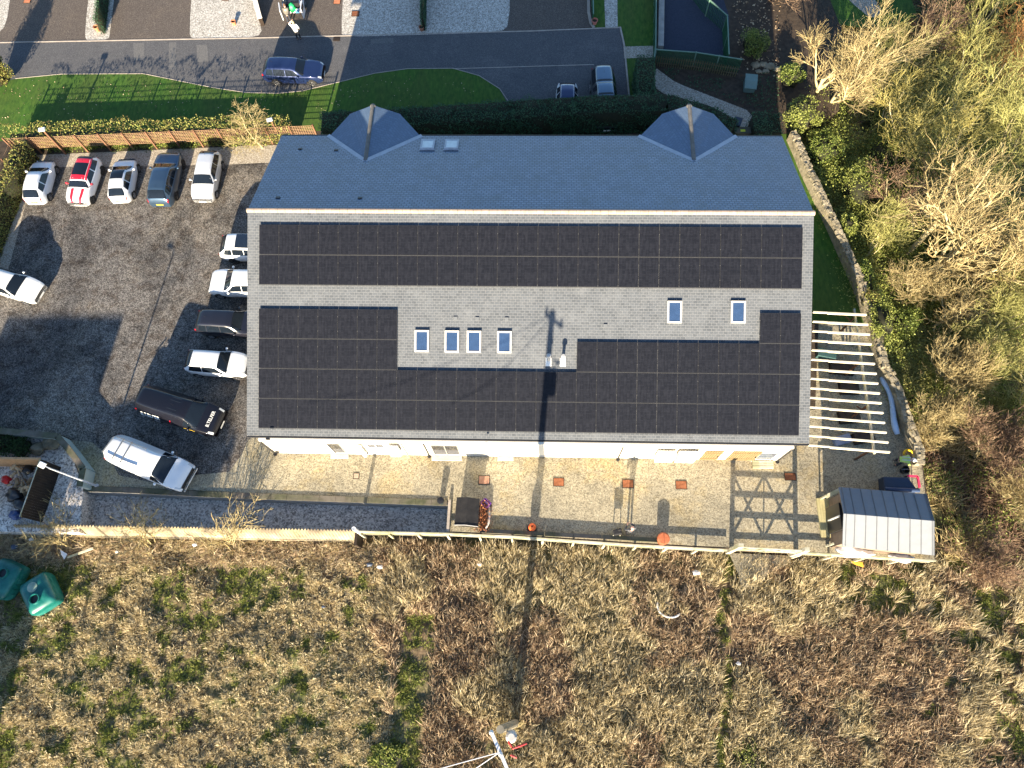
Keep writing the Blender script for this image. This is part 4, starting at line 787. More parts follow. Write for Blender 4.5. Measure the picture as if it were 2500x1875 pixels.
def leafy(label, cat_, name, pos, r, seed, ml, n=2600, size=.11, sq=(1, 1, 1), clumps=26, group=None, trunk=.0, flat_=.6, asp=.6):
    """evergreen mass: leaf clumps over an irregular volume with a dark inner mass and a short stem"""
    rs = np.random.RandomState(seed); o = thing(name, label, cat_, pos, 0, group); z0 = trunk
    cd = rs.normal(size=(clumps, 3)); cd /= np.linalg.norm(cd, axis=1)[:, None]; cd[:, 2] = np.abs(cd[:, 2])*1.2-.25; cc = cd*(.55+.4*rs.rand(clumps, 1))*r; cr = r*(.22+.25*rs.rand(clumps))
    k = rs.randint(0, clumps, n); P = rs.normal(size=(n, 3)); P /= np.linalg.norm(P, axis=1)[:, None]; P = cc[k]+P*(cr[k]*(.75+.35*rs.rand(n)))[:, None]; P = P*np.array(sq)+np.array([0, 0, z0+r*sq[2]*.8]); P = P[P[:, 2] > .02]
    V, Fq = leaves(P, size, flat_, rs, asp); npmesh('crown', V, Fq, ml, parent=o)
    blob((0, 0, z0+r*sq[2]*.78), r*.66, core_m, 'inner_branches', None, None, sq, .5, seed, 3, o); MB().tube([(0, 0, -.1), (0, 0, z0+r*sq[2]*.5)], (.07+.03*r if trunk < 2 else .06), 7).build('trunk', timber_dk, o); return o
def hedge(label, path, wd_, h, ml, dens=230, size=.1, seed=1, thin=0, lump=.14, name='hedge', taper=.9, z0=0.):
    """clipped hedge along a polyline: leafy skin over a dark core, one object"""
    rs = np.random.RandomState(seed); Ps = []; cv = MB()
    for a, b in zip(path[:-1], path[1:]):
        a = np.array(a[:2]); b = np.array(b[:2]); L = np.linalg.norm(b-a); u = (b-a)/L; nrm = np.array([-u[1], u[0]]); 
        cv.prism([tuple(a+nrm*(wd_/2-.08)), tuple(a-nrm*(wd_/2-.08)), tuple(b-nrm*(wd_/2-.08)), tuple(b+nrm*(wd_/2-.08))], z0, (h-.12) if not thin else h*.5)
        n = int(L*(wd_+2*h)*dens); s = rs.rand(n)*(L+.3)-.15; q = rs.rand(n)*(wd_+2*h); y = np.where(q < h, -wd_/2, np.where(q < h+wd_, q-h-wd_/2, wd_/2)); z = np.where(q < h, q, np.where(q < h+wd_, h, q-h-wd_)); 
        X = a[0]+u[0]*s+nrm[0]*y; Y = a[1]+u[1]*s+nrm[1]*y; bl = fbm(X+z, Y+z, 1.1, seed, 3)*lump; y2 = y*(1+bl*.8)*(taper+(1-taper)*(1-z/h)); top = (z > h-.01)
        X = a[0]+u[0]*s+nrm[0]*y2; Y = a[1]+u[1]*s+nrm[1]*y2; z = z+np.where(top, bl, 0)+rs.normal(size=n)*.035+z0; X += rs.normal(size=n)*.03; Y += rs.normal(size=n)*.03; kp = ~((z > h*.5) & ~top & (rs.rand(n) < thin)); kp &= ~(top & (rs.rand(n) < thin*.5)); Ps.append(np.stack([X, Y, z], 1)[kp])
    P = np.concatenate(Ps); V, Fq = leaves(P, size, .35, rs); c = np.array(cv.v); fc = [f for f in cv.f]; q4 = np.array([f for f in fc if len(f) == 4]); 
    V2 = np.concatenate([V, c]); F2 = np.concatenate([Fq, q4+len(V)]); o = npmesh(name, V2, F2, [ml, core_m], mi=[0]*len(Fq)+[1]*len(q4)); return tag(o, label, 'hedge')

# ------------------------------------------------------------------ field grasses (uncountable)
def tufts(name, x, y, zfn, m, nper, L, w, lean, drift=(0, 0), az0=None, seed=1, droop=.3):
    rs = np.random.RandomState(seed); n = len(x)*nper; k = np.repeat(np.arange(len(x)), nper); R_ = np.abs(rs.normal(size=n))*.085; t = rs.rand(n)*6.283
    X = x[k]+R_*np.cos(t); Y = y[k]+R_*np.sin(t); caz = rs.rand(len(x))*6.283 if az0 is None else az0+rs.normal(size=len(x))*.7; cl = np.abs(rs.normal(size=len(x)))*.3
    vx = np.cos(t)*lean+np.cos(caz[k])*cl[k]+drift[0]; vy = np.sin(t)*lean+np.sin(caz[k])*cl[k]+drift[1]; az = np.arctan2(vy, vx); ln = np.clip(np.hypot(vx, vy)+rs.normal(size=n)*.1, .02, 1.35)
    LL = (L[0]+(L[1]-L[0])*rs.rand(n))*np.repeat(.65+.6*rs.rand(len(x)), nper); P = np.stack([X, Y, zfn(X, Y)-.03], 1); V, Fq = blades(P, LL, w, ln, az, rs, droop)
    return struct(npmesh(name, V, Fq, m), True)
fieldpoly = [(-36, -13), (32, -13), (32, 5.4), (24, 5.45), (0, 5.75), (-36, 6.1)]
bx = lambda y: -8.8+.42*(-y+3)*.55                        # where straw gives way to brown stalks
x, y = scatter(fieldpoly, 25); fa = fbm(x, y, .28, 21, 3)*.45+fbm(x, y, 1.3, 23, 3)*.8; fb = fbm(x, y, .9, 22, 3); side = x+fbm(x, y, .25, 4, 3)*2.0-bx(y)
nearw = (y > 4.3) & (x < -9)
east = np.clip((x-17)/6, 0, 1)
track = (np.abs(x-(11.6-.10*(3-y))+.25*np.sin(y*.9)) < .32); dip = (np.abs(x+6.6-.05*(y)) < .95) & (y < 1.6)
isg = ((side < 0) & (fa > .18) & ~nearw) | track | (dip & (fb > -.6)) | ((side > 0) & (east > .2) & (fa > .32))
st = (side < 0) & ~isg & (fa+fb*.5 > -1.05); bs_ = (side >= 0) & ~isg & ~track & ~dip
pale = bs_ & (fbm(x, y, .35, 31, 3)-.25*(np.abs(x-3) < 5) < -.02)
sel = lambda k: (x[k], y[k])
tufts('straw_grass', *sel(st), zf, straw, 25, (.16, .38), .024, .55, seed=2)
tufts('green_grass', *sel(isg), zf, greeng, 24, (.10, .27), .028, .7, seed=3)
k = bs_ & ~pale & (fb > -.9); tufts('dead_stalks', *sel(k), zf, stalk, 15, (.25, .8), .021, .36, drift=(.04, .34), seed=4, droop=.2)
k = pale & (fb > -.95); tufts('tall_dry_grass', *sel(k), zf, straw, 17, (.35, .9), .021, .3, drift=(.08, .38), seed=6, droop=.25)
k = nearw & (fb > -.5); tufts('bramble_canes', *sel(k), zf, stalk, 7, (.4, .9), .022, .9, seed=7, droop=.5)
# under-growth through the wood on the east side
wpoly = [(24.6, 5.4), (23.9, 7.3), (23.5, 10), (22.9, 13), (21.5, 17), (20.9, 21), (20.5, 25), (19.6, 30), (19.6, 36), (22, 45), (26, 62), (48, 62), (48, -8), (31, -8), (30, 5.4)]
x, y = scatter(wpoly, 15); f1 = fbm(x, y, .22, 41, 4); f2 = fbm(x, y, .6, 42, 3); hole = fbm(x, y, .45, 44, 3) < -.7
south = y < 14
tufts('pale_brush', *sel(~hole & south & (f1 > -.3)), zwood, twig_tan, 11, (.5, 1.4), .035, .75, drift=(.1, .35), seed=11, droop=.2)
tufts('brown_brush', *sel(~hole & (f1 <= -.3)), zwood, twig_br, 11, (.5, 1.3), .035, .8, seed=12, droop=.3)
tufts('lichen_brush', *sel(~hole & ~south & (f1 > -.3)), zwood, twig_gr, 10, (.5, 1.3), .04, .8, seed=13, droop=.3)
k = (f2 > .1); P = np.stack([x[k], y[k], zwood(x[k], y[k])], 1); P = np.repeat(P, 14, 0)+RS.normal(size=(k.sum()*14, 3))*np.array([.35, .35, .3])+np.array([0, 0, .5]); V, Fq = leaves(P, .11, .8); struct(npmesh('ground_ivy', V, Fq, ivy_m), True)
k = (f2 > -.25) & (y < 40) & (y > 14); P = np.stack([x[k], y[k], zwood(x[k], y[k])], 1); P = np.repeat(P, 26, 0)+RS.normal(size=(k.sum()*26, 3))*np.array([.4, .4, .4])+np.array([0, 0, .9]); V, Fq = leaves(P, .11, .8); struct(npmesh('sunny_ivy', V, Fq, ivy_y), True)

# ------------------------------------------------------------------ trees of the wood
def wt(px, py, h, seed, label, mt=white_bark, mk=twig_tan, lean=(0, 0), **kw):
    p = G(px, py, -1.6); p.z = float(zwood(np.array([p.x]), np.array([p.y]))[0])-.1 if p.x > 18 else 0
    return bare_tree(label, 'tree', 'bare_tree', p, h, seed, mt, mk, 'bare trees of the east wood', lean=lean, **kw)
kw = dict(tr=.19, nb=(7, 6, 6, 6), spread=.85, twig=.0095)
wt(2003, 290, 9.2, 3, 'pale twiggy tree nearest the northeast bay, rising beside the head of the stone wall', lean=(.12, .12), **kw)
wt(1975, 262, 7.6, 14, 'lower pale tree standing just west of the pale twiggy tree by the shrub bed', lean=(-.1, .2), **kw)
wt(2200, 632, 10.5, 5, 'tall tree with long bare leaning trunk east of the side lawn', lean=(.3, .3), tr=.22, nb=(5, 5, 5, 5), spread=.7, trunkf=.5, twig=.010)
wt(2225, 690, 11, 6, 'great cream limbed tree spreading to the right edge of the wood', lean=(.6, .3), tr=.3, nb=(7, 6, 6, 6), spread=1.0, twig=.011)
wt(2380, 640, 9.5, 7, 'dense cream twigged tree at the right edge behind the great spreading one', lean=(.2, .1), tr=.22, nb=(7, 6, 6, 6), spread=.95, twig=.010)
wt(2170, 420, 8, 8, 'yellow lichen covered tree in the middle of the wood', mk=twig_yl, lean=(.15, .1), tr=.12, nb=(7, 7, 5, 4))
wt(2290, 330, 9, 9, 'lichen green tree with upright forked limbs north of the middle', mk=twig_gr, lean=(.2, .1), tr=.15, nb=(7, 7, 6, 4))
wt(2120, 330, 7, 10, 'thin yellow twigged tree right of the pale twiggy tree', mk=twig_yl, lean=(.2, .0), tr=.1, nb=(6, 6, 5, 4))
wt(2420, 430, 9, 11, 'olive tree with drooping crown on the right edge above the spreading tree', mk=twig_gr, lean=(.1, .1), tr=.14, nb=(8, 7, 6, 4), spread=1.0)
wt(2200, 180, 8, 12, 'greyish bare tree at the top of the wood beside the pale path', mk=twig_br, lean=(.1, .1), tr=.13, nb=(7, 7, 5, 4))
wt(2330, 170, 9, 13, 'upright brushy tree at the top of the wood among dark ivy', mk=twig_gr, lean=(.1, .2), tr=.13, nb=(8, 6, 6, 4), spread=.6)
wt(2440, 260, 9, 15, 'orange brown twigged tree at the top right edge of the wood', mk=mat('orange_twigs', [(0, (.2, .09, .03)), (.5, (.42, .2, .07)), (1, (.6, .33, .14))], island=True), lean=(.1, .1), tr=.12, nb=(8, 7, 6, 4))
wt(2150, 540, 6, 16, 'small brown thicket tree beside the stone wall and side lawn', mk=twig_br, lean=(.0, .2), tr=.09, nb=(7, 6, 5, 4), spread=1.0)
wt(2270, 800, 6, 17, 'low tan tree in the hollow east of the pergola', lean=(.1, .1), tr=.1, nb=(7, 7, 5, 4), spread=1.1)
wt(2400, 830, 7, 18, 'wide pale olive tree on the right edge level with the pergola', mk=twig_gr, lean=(.2, .1), tr=.12, nb=(8, 8, 6, 4), spread=1.1)
wt(2460, 1010, 7, 19, 'yellow olive tree on the right edge below the wide pale one', mk=twig_yl, lean=(.1, .1), tr=.11, nb=(8, 7, 5, 4), spread=1.0)
wt(2290, 960, 5, 20, 'tall tan brush clump beyond the worker and stone wall', mk=twig_tan, lean=(.0, .2), tr=.06, nb=(8, 7, 5, 3), spread=.6, stems=4)
wt(2370, 1110, 5.5, 21, 'brown brush clump on the bank east of the garden room', mk=twig_br, lean=(.0, .2), tr=.06, nb=(8, 7, 5, 3), spread=.7, stems=4)
wt(2440, 1230, 5, 22, 'sprawling tan brush near the right edge below the brown clump', mk=twig_tan, lean=(.0, .3), tr=.06, nb=(8, 7, 5, 3), spread=.8, stems=4)
wt(2350, 1400, 4, 23, 'brushy clump in the field southeast of the garden room', mk=twig_br, lean=(.1, .2), tr=.05, nb=(8, 6, 5, 3), spread=.8, stems=4)
wt(1850, 40, 7, 24, 'dark bare tree in shade beyond the curved green mesh fence', mk=twig_br, mt=timber_dk, lean=(.2, .1), tr=.12, nb=(7, 7, 5, 4), spread=1.0)
wt(2100, 640, 5.5, 101, 'low olive tree leaning over the stone wall by the side lawn', mk=twig_gr, lean=(.0, .1), tr=.08, nb=(8, 7, 6, 4), spread=1.1)
wt(2120, 250, 7, 102, 'golden olive tree just right of the pale twiggy tree', mk=twig_gr, lean=(.1, .1), tr=.1, nb=(8, 7, 6, 4), spread=1.0)
wt(2240, 460, 7.5, 103, 'golden lichen tree between the long leaning trunk and the yellow tree', mk=twig_yl, lean=(.1, .1), tr=.11, nb=(8, 7, 6, 4), spread=1.0)
wt(2310, 560, 7, 104, 'olive twigged tree in the middle of the spreading crown', mk=twig_gr, lean=(.1, .2), tr=.1, nb=(8, 7, 6, 4), spread=1.0)
wt(2200, 750, 5, 105, 'tan scrubby tree just beyond the first pergola rafters', mk=twig_tan, lean=(.1, .1), tr=.07, nb=(8, 7, 6, 4), spread=1.1)
wt(2440, 730, 7.5, 106, 'pale golden tree on the right edge below the cream twigged one', mk=twig_yl, lean=(.1, .1), tr=.11, nb=(8, 7, 6, 4), spread=1.1)
wt(2340, 900, 5, 107, 'olive brush between the wide pale tree and the tan hollow tree', mk=twig_gr, lean=(.0, .2), tr=.06, nb=(8, 7, 6, 3), spread=.9, stems=3)
wt(2270, 1060, 4, 108, 'golden brush clump beside the lower end of the stone wall', mk=twig_tan, lean=(.0, .3), tr=.05, nb=(8, 7, 5, 3), spread=.7, stems=4)
wt(2300, 240, 7, 109, 'golden lichen tree at the upper middle of the wood', mk=twig_yl, lean=(.1, .1), tr=.1, nb=(8, 7, 6, 4), spread=1.0)
def bush(px, py, r, seed, label, ml=ivy_m, z=None, sq=(1, 1, .9), n=4200, name='evergreen_bush', size=.095, **kw):
    p = G(px, py, -1.2 if z is None else z); p.z = float(zwood(np.array([p.x]), np.array([p.y]))[0]) if z is None else z
    return leafy(label, 'bush', name, p, r, seed, ml, n, size, sq, **kw)
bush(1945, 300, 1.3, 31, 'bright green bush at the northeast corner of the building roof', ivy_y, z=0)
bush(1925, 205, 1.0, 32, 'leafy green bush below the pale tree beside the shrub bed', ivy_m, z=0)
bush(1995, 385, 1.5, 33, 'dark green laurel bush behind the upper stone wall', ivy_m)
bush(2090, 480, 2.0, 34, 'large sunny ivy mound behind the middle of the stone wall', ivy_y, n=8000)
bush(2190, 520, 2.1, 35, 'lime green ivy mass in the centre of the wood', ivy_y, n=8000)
bush(2150, 400, 1.8, 36, 'green ivy mass under the yellow lichen tree', ivy_m, n=3600)
bush(2330, 60, 2.6, 37, 'tall dark ivy clad trunk mass at the top of the wood', ivy_m, n=5200, sq=(1, 1, 1.5))
bush(2250, 110, 2.0, 38, 'ivy covered mass left of the tallest ivy at the wood top', ivy_m, n=3800, sq=(1, 1, 1.3))
bush(2440, 90, 2.4, 39, 'green leafy mass in the top right corner', ivy_m, n=4600, sq=(1, 1, 1.3))
bush(2190, 800, 1.2, 40, 'dark ivy bush in the hollow right of the pergola ends', ivy_m)
bush(2330, 770, 1.6, 41, 'green scrub bush between the tan and olive trees', ivy_m, n=3000)
bush(1832, 128, 1.1, 42, 'yellow green bush in shade at the end of the green mesh fence', ivy_m, z=0)
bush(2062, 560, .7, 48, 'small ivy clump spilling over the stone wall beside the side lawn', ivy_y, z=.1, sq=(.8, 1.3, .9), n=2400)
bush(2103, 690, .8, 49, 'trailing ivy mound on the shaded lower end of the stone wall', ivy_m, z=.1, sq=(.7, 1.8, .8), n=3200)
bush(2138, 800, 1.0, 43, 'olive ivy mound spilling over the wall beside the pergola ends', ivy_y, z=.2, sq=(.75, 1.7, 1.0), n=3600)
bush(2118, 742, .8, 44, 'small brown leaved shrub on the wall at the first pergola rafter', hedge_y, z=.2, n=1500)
bush(16, 204, 1.15, 45, 'rounded clipped evergreen at the left edge beside the lane', hedge_y, z=0, sq=(1, 1, 1.5), n=5600, name='clipped_evergreen', size=.1)
bush(1830, 1850, .9, 46, 'low green weed clump on the narrow track in the field', greeng, z=LOW, sq=(1, 1, .3), n=1200, name='weed_clump')
bush(950, 1850, 1.0, 47, 'low yellow green weed patch left of the power pole', greeng, z=LOW, sq=(1.1, .8, .3), n=2600, name='weed_clump', size=.1)
# hedges
HL = lambda pts, z=0: [tuple(G(a, b, z)[:2]) for a, b in pts]
hedge('sunlit yellow green hedge behind the brown trellis along the car park', HL([(0, 312), (100, 308), (400, 300), (600, 297), (700, 293)], 2.1), .8, 2.1, hedge_y, 240, .1, 2, .72, lump=.25)
hedge('dark clipped hedge running behind the building between the two bays', HL([(785, 296), (990, 286), (1250, 268), (1400, 258), (1630, 250), (1740, 285), (1785, 312)], 2.2), 1.7, 2.3, hedge_d, 190, .11, 3, lump=.2)
hedge('square block hedge joining the long dark hedge beside the garden lawn', HL([(1576, 140), (1578, 236)], 1.8), 1.35, 1.9, hedge_d, 190, .11, 4)
hedge('short dark hedge at the northeast corner past the olive box', HL([(1842, 300), (1905, 300)], 1.6), 1.9, 1.7, hedge_d, 190, .11, 5)
hedge('shaggy boundary hedge along the west side of the car park', HL([(50, 350), (-5, 470), (-105, 720)], 1.7), .8, 1.8, hedge_y, 200, .11, 6, lump=.25)
hedge('thin green hedge dividing the stone bed at the upper left', HL([(243, -40), (232, 50)], 1.3), .3, 1.4, hedge_d, 260, .08, 7, lump=.05)
hedge('thin green hedge dividing the largest stone bed', HL([(1031, -60), (1030, 42)], 1.3), .3, 1.4, hedge_d, 260, .08, 8, lump=.05)
x, y = scatter([tuple(p[:2]) for p in GP([(0, 200), (350, 185), (600, 230), (916, 182), (1170, 190), (1240, 250), (800, 280), (0, 300)])], 5); k = fbm(x, y, .5, 77, 3) > .1; V, Fq = leaves(np.stack([x[k], y[k], .03+0*x[k]], 1), .09, 2.5); struct(npmesh('fallen_leaves', V, Fq, stalk), True)
# ground ivy at the foot of the trellis
a = G(110, 368); b = G(690, 350); t = RS.rand(5200); P = np.stack([a.x+(b.x-a.x)*t, a.y+(b.y-a.y)*t+RS.normal(size=5200)*.22+.1, .08+.25*RS.rand(5200)], 1); k = fbm(P[:, 0], P[:, 1], .8, 5, 3) > -.25; V, Fq = leaves(P[k], .1, .7); struct(npmesh('foot_ivy', V, Fq, ivy_m), True)
x, y = scatter([tuple(p[:2]) for p in GP([(1610, 170), (1900, 170), (1900, 300), (1840, 265), (1640, 195)])], 60); P = np.stack([x, y, .04+.12*RS.rand(len(x))], 1); k = fbm(x, y, .7, 9, 3) > -.1; V, Fq = leaves(P[k], .12, .7); struct(npmesh('bed_cover', V, Fq, hedge_d), True)
x, y = scatter([(p.x, p.y) for p in GP([(1630, 130), (1905, 190), (1905, -60), (1790, -60), (1785, 140)])], 14); k = x > G(1785, 60).x+.3; V, Fq = leaves(np.stack([x[k], y[k], .03+.05*RS.rand(k.sum())], 1), .16, .9); struct(npmesh('leaf_litter', V, Fq, stalk), True)
# bare shrubs
p = G(641, 361, 0); bare_tree('twiggy pale willow by the lamp post at the end of the car fence', 'tree', 'bare_tree', p, 4.4, 51, white_bark, twig_tan, lean=(-.2, .05), tr=.08, nb=(6, 6, 5, 3), spread=1.05, trunkf=.3, up=.05)
for i, (px, py, h, lb) in enumerate([(175, 1332, 4.2, 'bare shrub in front of the corrugated wall, nearest the log store'), (372, 1338, 4.3, 'bare shrub in front of the corrugated wall, middle of the three'), (560, 1330, 4.2, 'bare shrub in front of the corrugated wall, nearest the white post')]):
    q = G(px, py, LOW); bare_tree(lb, 'shrub', 'bare_shrub', q, h, 60+i, twig_tan, twig_tan, 'bare shrubs against the corrugated wall', lean=(.0, .25), tr=.035, nb=(4, 4, 3, 2), spread=.85, stems=5, twig=.012, lv=3, trunkf=.34, up=.06, wig=.16)
q = G(1228, 1775, LOW); bare_tree('pale dry shrub at the foot of the power pole', 'shrub', 'bare_shrub', q, 2.2, 70, white_bark, twig_tan, tr=.03, nb=(5, 5, 4, 3), spread=.8, stems=4, lv=3)
q = G(28, 1410, LOW); bare_tree('spindly twigs at the left edge above the green tanks', 'shrub', 'bare_shrub', G(20, 1310, LOW), 2.0, 71, twig_tan, twig_tan, tr=.02, nb=(4, 4, 3, 3), spread=.8, stems=3, lv=2)
# out of view: house guessed from its shadow; flat pines added for their shade
H = thing('neighbour_house', 'unseen gabled neighbouring house guessed from its shade, just beyond the lower left edge', 'house', (-35.0, -10.2, LOW))
MB().box((0, 0, 2.6), (7.6, 6.4, 5.2)).build('wall', render_w, H)
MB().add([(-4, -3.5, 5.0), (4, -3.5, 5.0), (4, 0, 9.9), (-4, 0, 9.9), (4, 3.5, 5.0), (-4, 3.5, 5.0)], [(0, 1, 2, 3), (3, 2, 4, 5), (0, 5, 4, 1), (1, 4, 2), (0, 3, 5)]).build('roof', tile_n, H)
for xx in (-2.2, 0, 2.2): MB().box((xx, 3.22, 3.8), (1.1, .08, 1.2)).build('window', glass_d, H)
for i, (xx, r, sq) in enumerate([(-29.0, 2.3, (1.15, 1, .34)), (-24.6, 2.4, (1.2, 1, .36))]):
    leafy('unseen flat crowned pine added for its shade beyond the lower edge, '+('nearer the neighbouring house' if i == 0 else 'farther from the neighbouring house'), 'tree', 'shade_pine', (xx+.4, -15.5, LOW), r, 80+i, hedge_g, 7000, .22, sq, 60, trunk=8.0)  # added pines: crown flattened and trunk thinned to shape the shade

# ------------------------------------------------------------------ walls and fences
WL = thing('yard_wall', 'low mossy stone capped wall along the gravel walk below the yard', 'wall')
pts = [G(a, b, .08) for a, b in [(203, 1193), (300, 1196), (500, 1206), (700, 1214), (900, 1221), (1092, 1228)]]
for i, (a, b) in enumerate(zip(pts[:-1], pts[1:])):
    MB().beam((a.x, a.y, (LOW)/2-.02), (b.x, b.y, LOW/2-.02), .26, -LOW+.06).build('wall_face', conc, WL)
    n = int((b-a).length/.9)
    for k in range(n): q0 = a.lerp(b, k/n); q1 = a.lerp(b, (k+.985)/n); MB().beam((q0.x, q0.y, .045), (q1.x, q1.y, .045), .34, .07).build('coping', timber_gr, WL)
SW = thing('end_wall', 'short wall with pale edge closing the gravel walk beside the black shed', 'wall'); a = G(1098, 1220, .25); b = G(1093, 1298, .25)
MB().beam((a.x, a.y, -.5), (b.x, b.y, -.5), .14, 1.5).build('wall_face', conc, SW); MB().beam((a.x, a.y, .27), (b.x, b.y, .27), .16, .03).build('coping', kerb_m, SW)
CW = thing('garden_wall', 'pale green rendered wall with brown coping curling round the corner pebble garden', 'wall')
cp = [G(a, b, 1.05) for a, b in [(-120, 1052), (0, 1052), (80, 1058), (142, 1065), (168, 1095), (205, 1144), (196, 1188)]]
for a, b in zip(cp[:-1], cp[1:]):
    MB().beam((a.x, a.y, .35), (b.x, b.y, .35), .2, 1.38).build('wall_face', green_wall, CW); MB().beam((a.x-.05, a.y, 1.07), (b.x-.05, b.y, 1.07), .36, .06).build('coping', timber_gr, CW)
# corrugated wall at the field edge
CS = thing('corrugated_wall', 'long sloping wall of pale corrugated sheets along the top of the field', 'wall')
def sheetwall(p0, p1, zt_, zb_, back=.42, parent=CS):
    d = p1-p0; L = d.length; u = d/L; n = Vector((u.y, -u.x, 0)); k = math.ceil(L/.1); V = []; 
    for i in range(k+1):
        o = .07*(1 if i % 2 else -1); q = p0+u*(i*L/k); V += [(q.x+n.x*(-back/2)+0, q.y-n.y*0+back*.5+o, zt_), (q.x, q.y-back*.5+o*.35, zb_)]
    return MB().add(V, [(2*i, 2*i+1, 2*i+3, 2*i+2) for i in range(k)]).build('corrugated_sheet', corr_m, parent)
a = G(50, 1294, -.4); b = G(872, 1308, -.4); N = 9
for i in range(N):
    q0 = a.lerp(b, i/N); q1 = a.lerp(b, (i+1)/N); q0.z = q1.z = 0; o = sheetwall(q0, q1, .32+.02*(i % 2), LOW+.1)
a2 = G(60, 1306, LOW+.25); b2 = G(872, 1318, LOW+.25); MB().beam((a2.x, a2.y, LOW+.1), (b2.x, b2.y, LOW+.1), .16, .3).build('base_ledge', corr_m, CS)
MB().box((b.x+.1, b.y-.25, -.5), (.16, .8, 1.6)).build('end_post', timber_dk, CS)
# white rail fence along the yard and field
RF = thing('rail_fence', 'long weathered post and rail fence between the yard and the brown field', 'fence')
fp = [G(a, b, .3) for a, b in [(878, 1298), (1093, 1303), (1250, 1310), (1551, 1331), (1775, 1343)]]; fp2 = [G(a, b, .6) for a, b in [(1955, 1349), (2110, 1358), (2285, 1369)]]
for F_ in (fp, fp2):
    for a, b in zip(F_[:-1], F_[1:]):
        n = max(1, round((b-a).length/2)); 
        for k in range(n):
            q0 = a.lerp(b, k/n); q1 = a.lerp(b, (k+1)/n)
            for dz, w_ in ((0, .09), (-.3, .05), (-.7, .05)): MB().beam(q0+Vector((0, 0, dz)), q1+Vector((0, 0, dz)), w_, .1).build('rail', timber_w, RF)
            MB().box((q0.x, q0.y-.1, (q0.z+LOW)/2-.05), (.12, .12, q0.z-LOW)).build('post', timber_w, RF)
MB().beam((fp[0].x, fp[0].y+.05, (LOW+.25)/2), (fp[1].x, fp[1].y+.05, (LOW+.25)/2), .04, .25-LOW).build('shade_board', timber_gr, RF)  # solid board added to keep this end of the walk in shade
FG = thing('field_gate', 'tall braced timber field gate between the yard and the gateway gravel', 'gate'); g0 = G(1788, 1342, .2); g1 = G(1946, 1350, .2); g0.z = g1.z = 0; xm = (g1-g0)
for f in (0, 1): q = g0+xm*f; MB().box((q.x, q.y, .55), (.26, .22, 2.6+.5*(1-f))).build('gate_post', timber_w, FG)
for zz in (.25, .6, .95, 1.3): MB().beam(g0+Vector((0, 0, zz)), g1+Vector((0, 0, zz)), .05, .1).build('gate_bar', timber_w, FG)
for s_ in (0, .5): MB().beam(g0+xm*s_+Vector((0, -.05, .25)), g0+xm*(s_+.5)+Vector((0, -.05, 1.3)), .04, .08).beam(g0+xm*(s_+.5)+Vector((0, -.05, .25)), g0+xm*s_+Vector((0, -.05, 1.3)), .04, .08).build('gate_brace', timber_w, FG)
q = g0+xm*.5; MB().box((q.x, q.y, .78), (.08, .07, 1.1)).build('gate_stile', timber_w, FG)
KB = MB(); kp = [G(a, b, .1) for a, b in [(1172, 1296), (1330, 1304), (1470, 1311), (1606, 1319)]]
KT = thing('sleeper_edging', 'dark mossy timber sleepers laid along the yard beside the rail fence', 'edging')
for a, b in zip(kp[:-1], kp[1:]):
    n = 2
    for k in range(n): MB().beam(a.lerp(b, k/n), a.lerp(b, (k+.985)/n), .24, .2).build('sleeper', timber_gr, KT)
# trellis fence and posts behind the parked cars
TF = thing('trellis_fence', 'brown trellis fence with leaning shadowed posts behind the row of parked cars', 'fence')
A = G(48, 376, 0); Bp = G(780, 345, 0); u = (Bp-A); L = u.length; u /= L; n = 13
for i in range(n+1):
    q = A+u*(L*i/n); 
    if i != 10: MB().box((q.x, q.y-.06, .93), (.11, .11, 1.86)).build('post', timber_b, TF)
    if i < n:
        m = MB(); q0 = q+u*.05; q1 = A+u*(L*(i+1)/n)-u*.05; z0, z1 = .62, 1.72
        k = int((q1-q0).length/.16)
        for j in range(k+1): m.beam(q0.lerp(q1, j/k)+Vector((0, .0, z0)), q0.lerp(q1, j/k)+Vector((0, .0, z1)), .022, .016)
        for j in range(8): zz = z0+(z1-z0)*j/7; m.beam(q0+Vector((0, -.022, zz)), q1+Vector((0, -.022, zz)), .018, .024)
        m.build('trellis_panel', trellis_m, TF)
TW = thing('trellis_fence', 'brown trellis fence on the inner face of the west boundary hedge', 'fence')
A = G(44, 382, 0); Bp = G(-70, 660, 0); u = (Bp-A); L = u.length; u /= L; n = 6
for i in range(n+1):
    q = A+u*(L*i/n)+Vector((.55, 0, 0)); MB().box((q.x, q.y, .9), (.1, .1, 1.8)).build('post', timber_b, TW)
    if i < n:
        m = MB(); q1 = q+u*(L/n)
        for j in range(11): m.beam(q.lerp(q1, j/11)+Vector((0, 0, .5)), q.lerp(q1, j/11)+Vector((0, 0, 1.7)), .03, .02)
        for j in range(7): m.beam(q+Vector((.02, 0, .5+.2*j)), q1+Vector((.02, 0, .5+.2*j)), .02, .03)
        m.build('trellis_panel', trellis_m, TW)
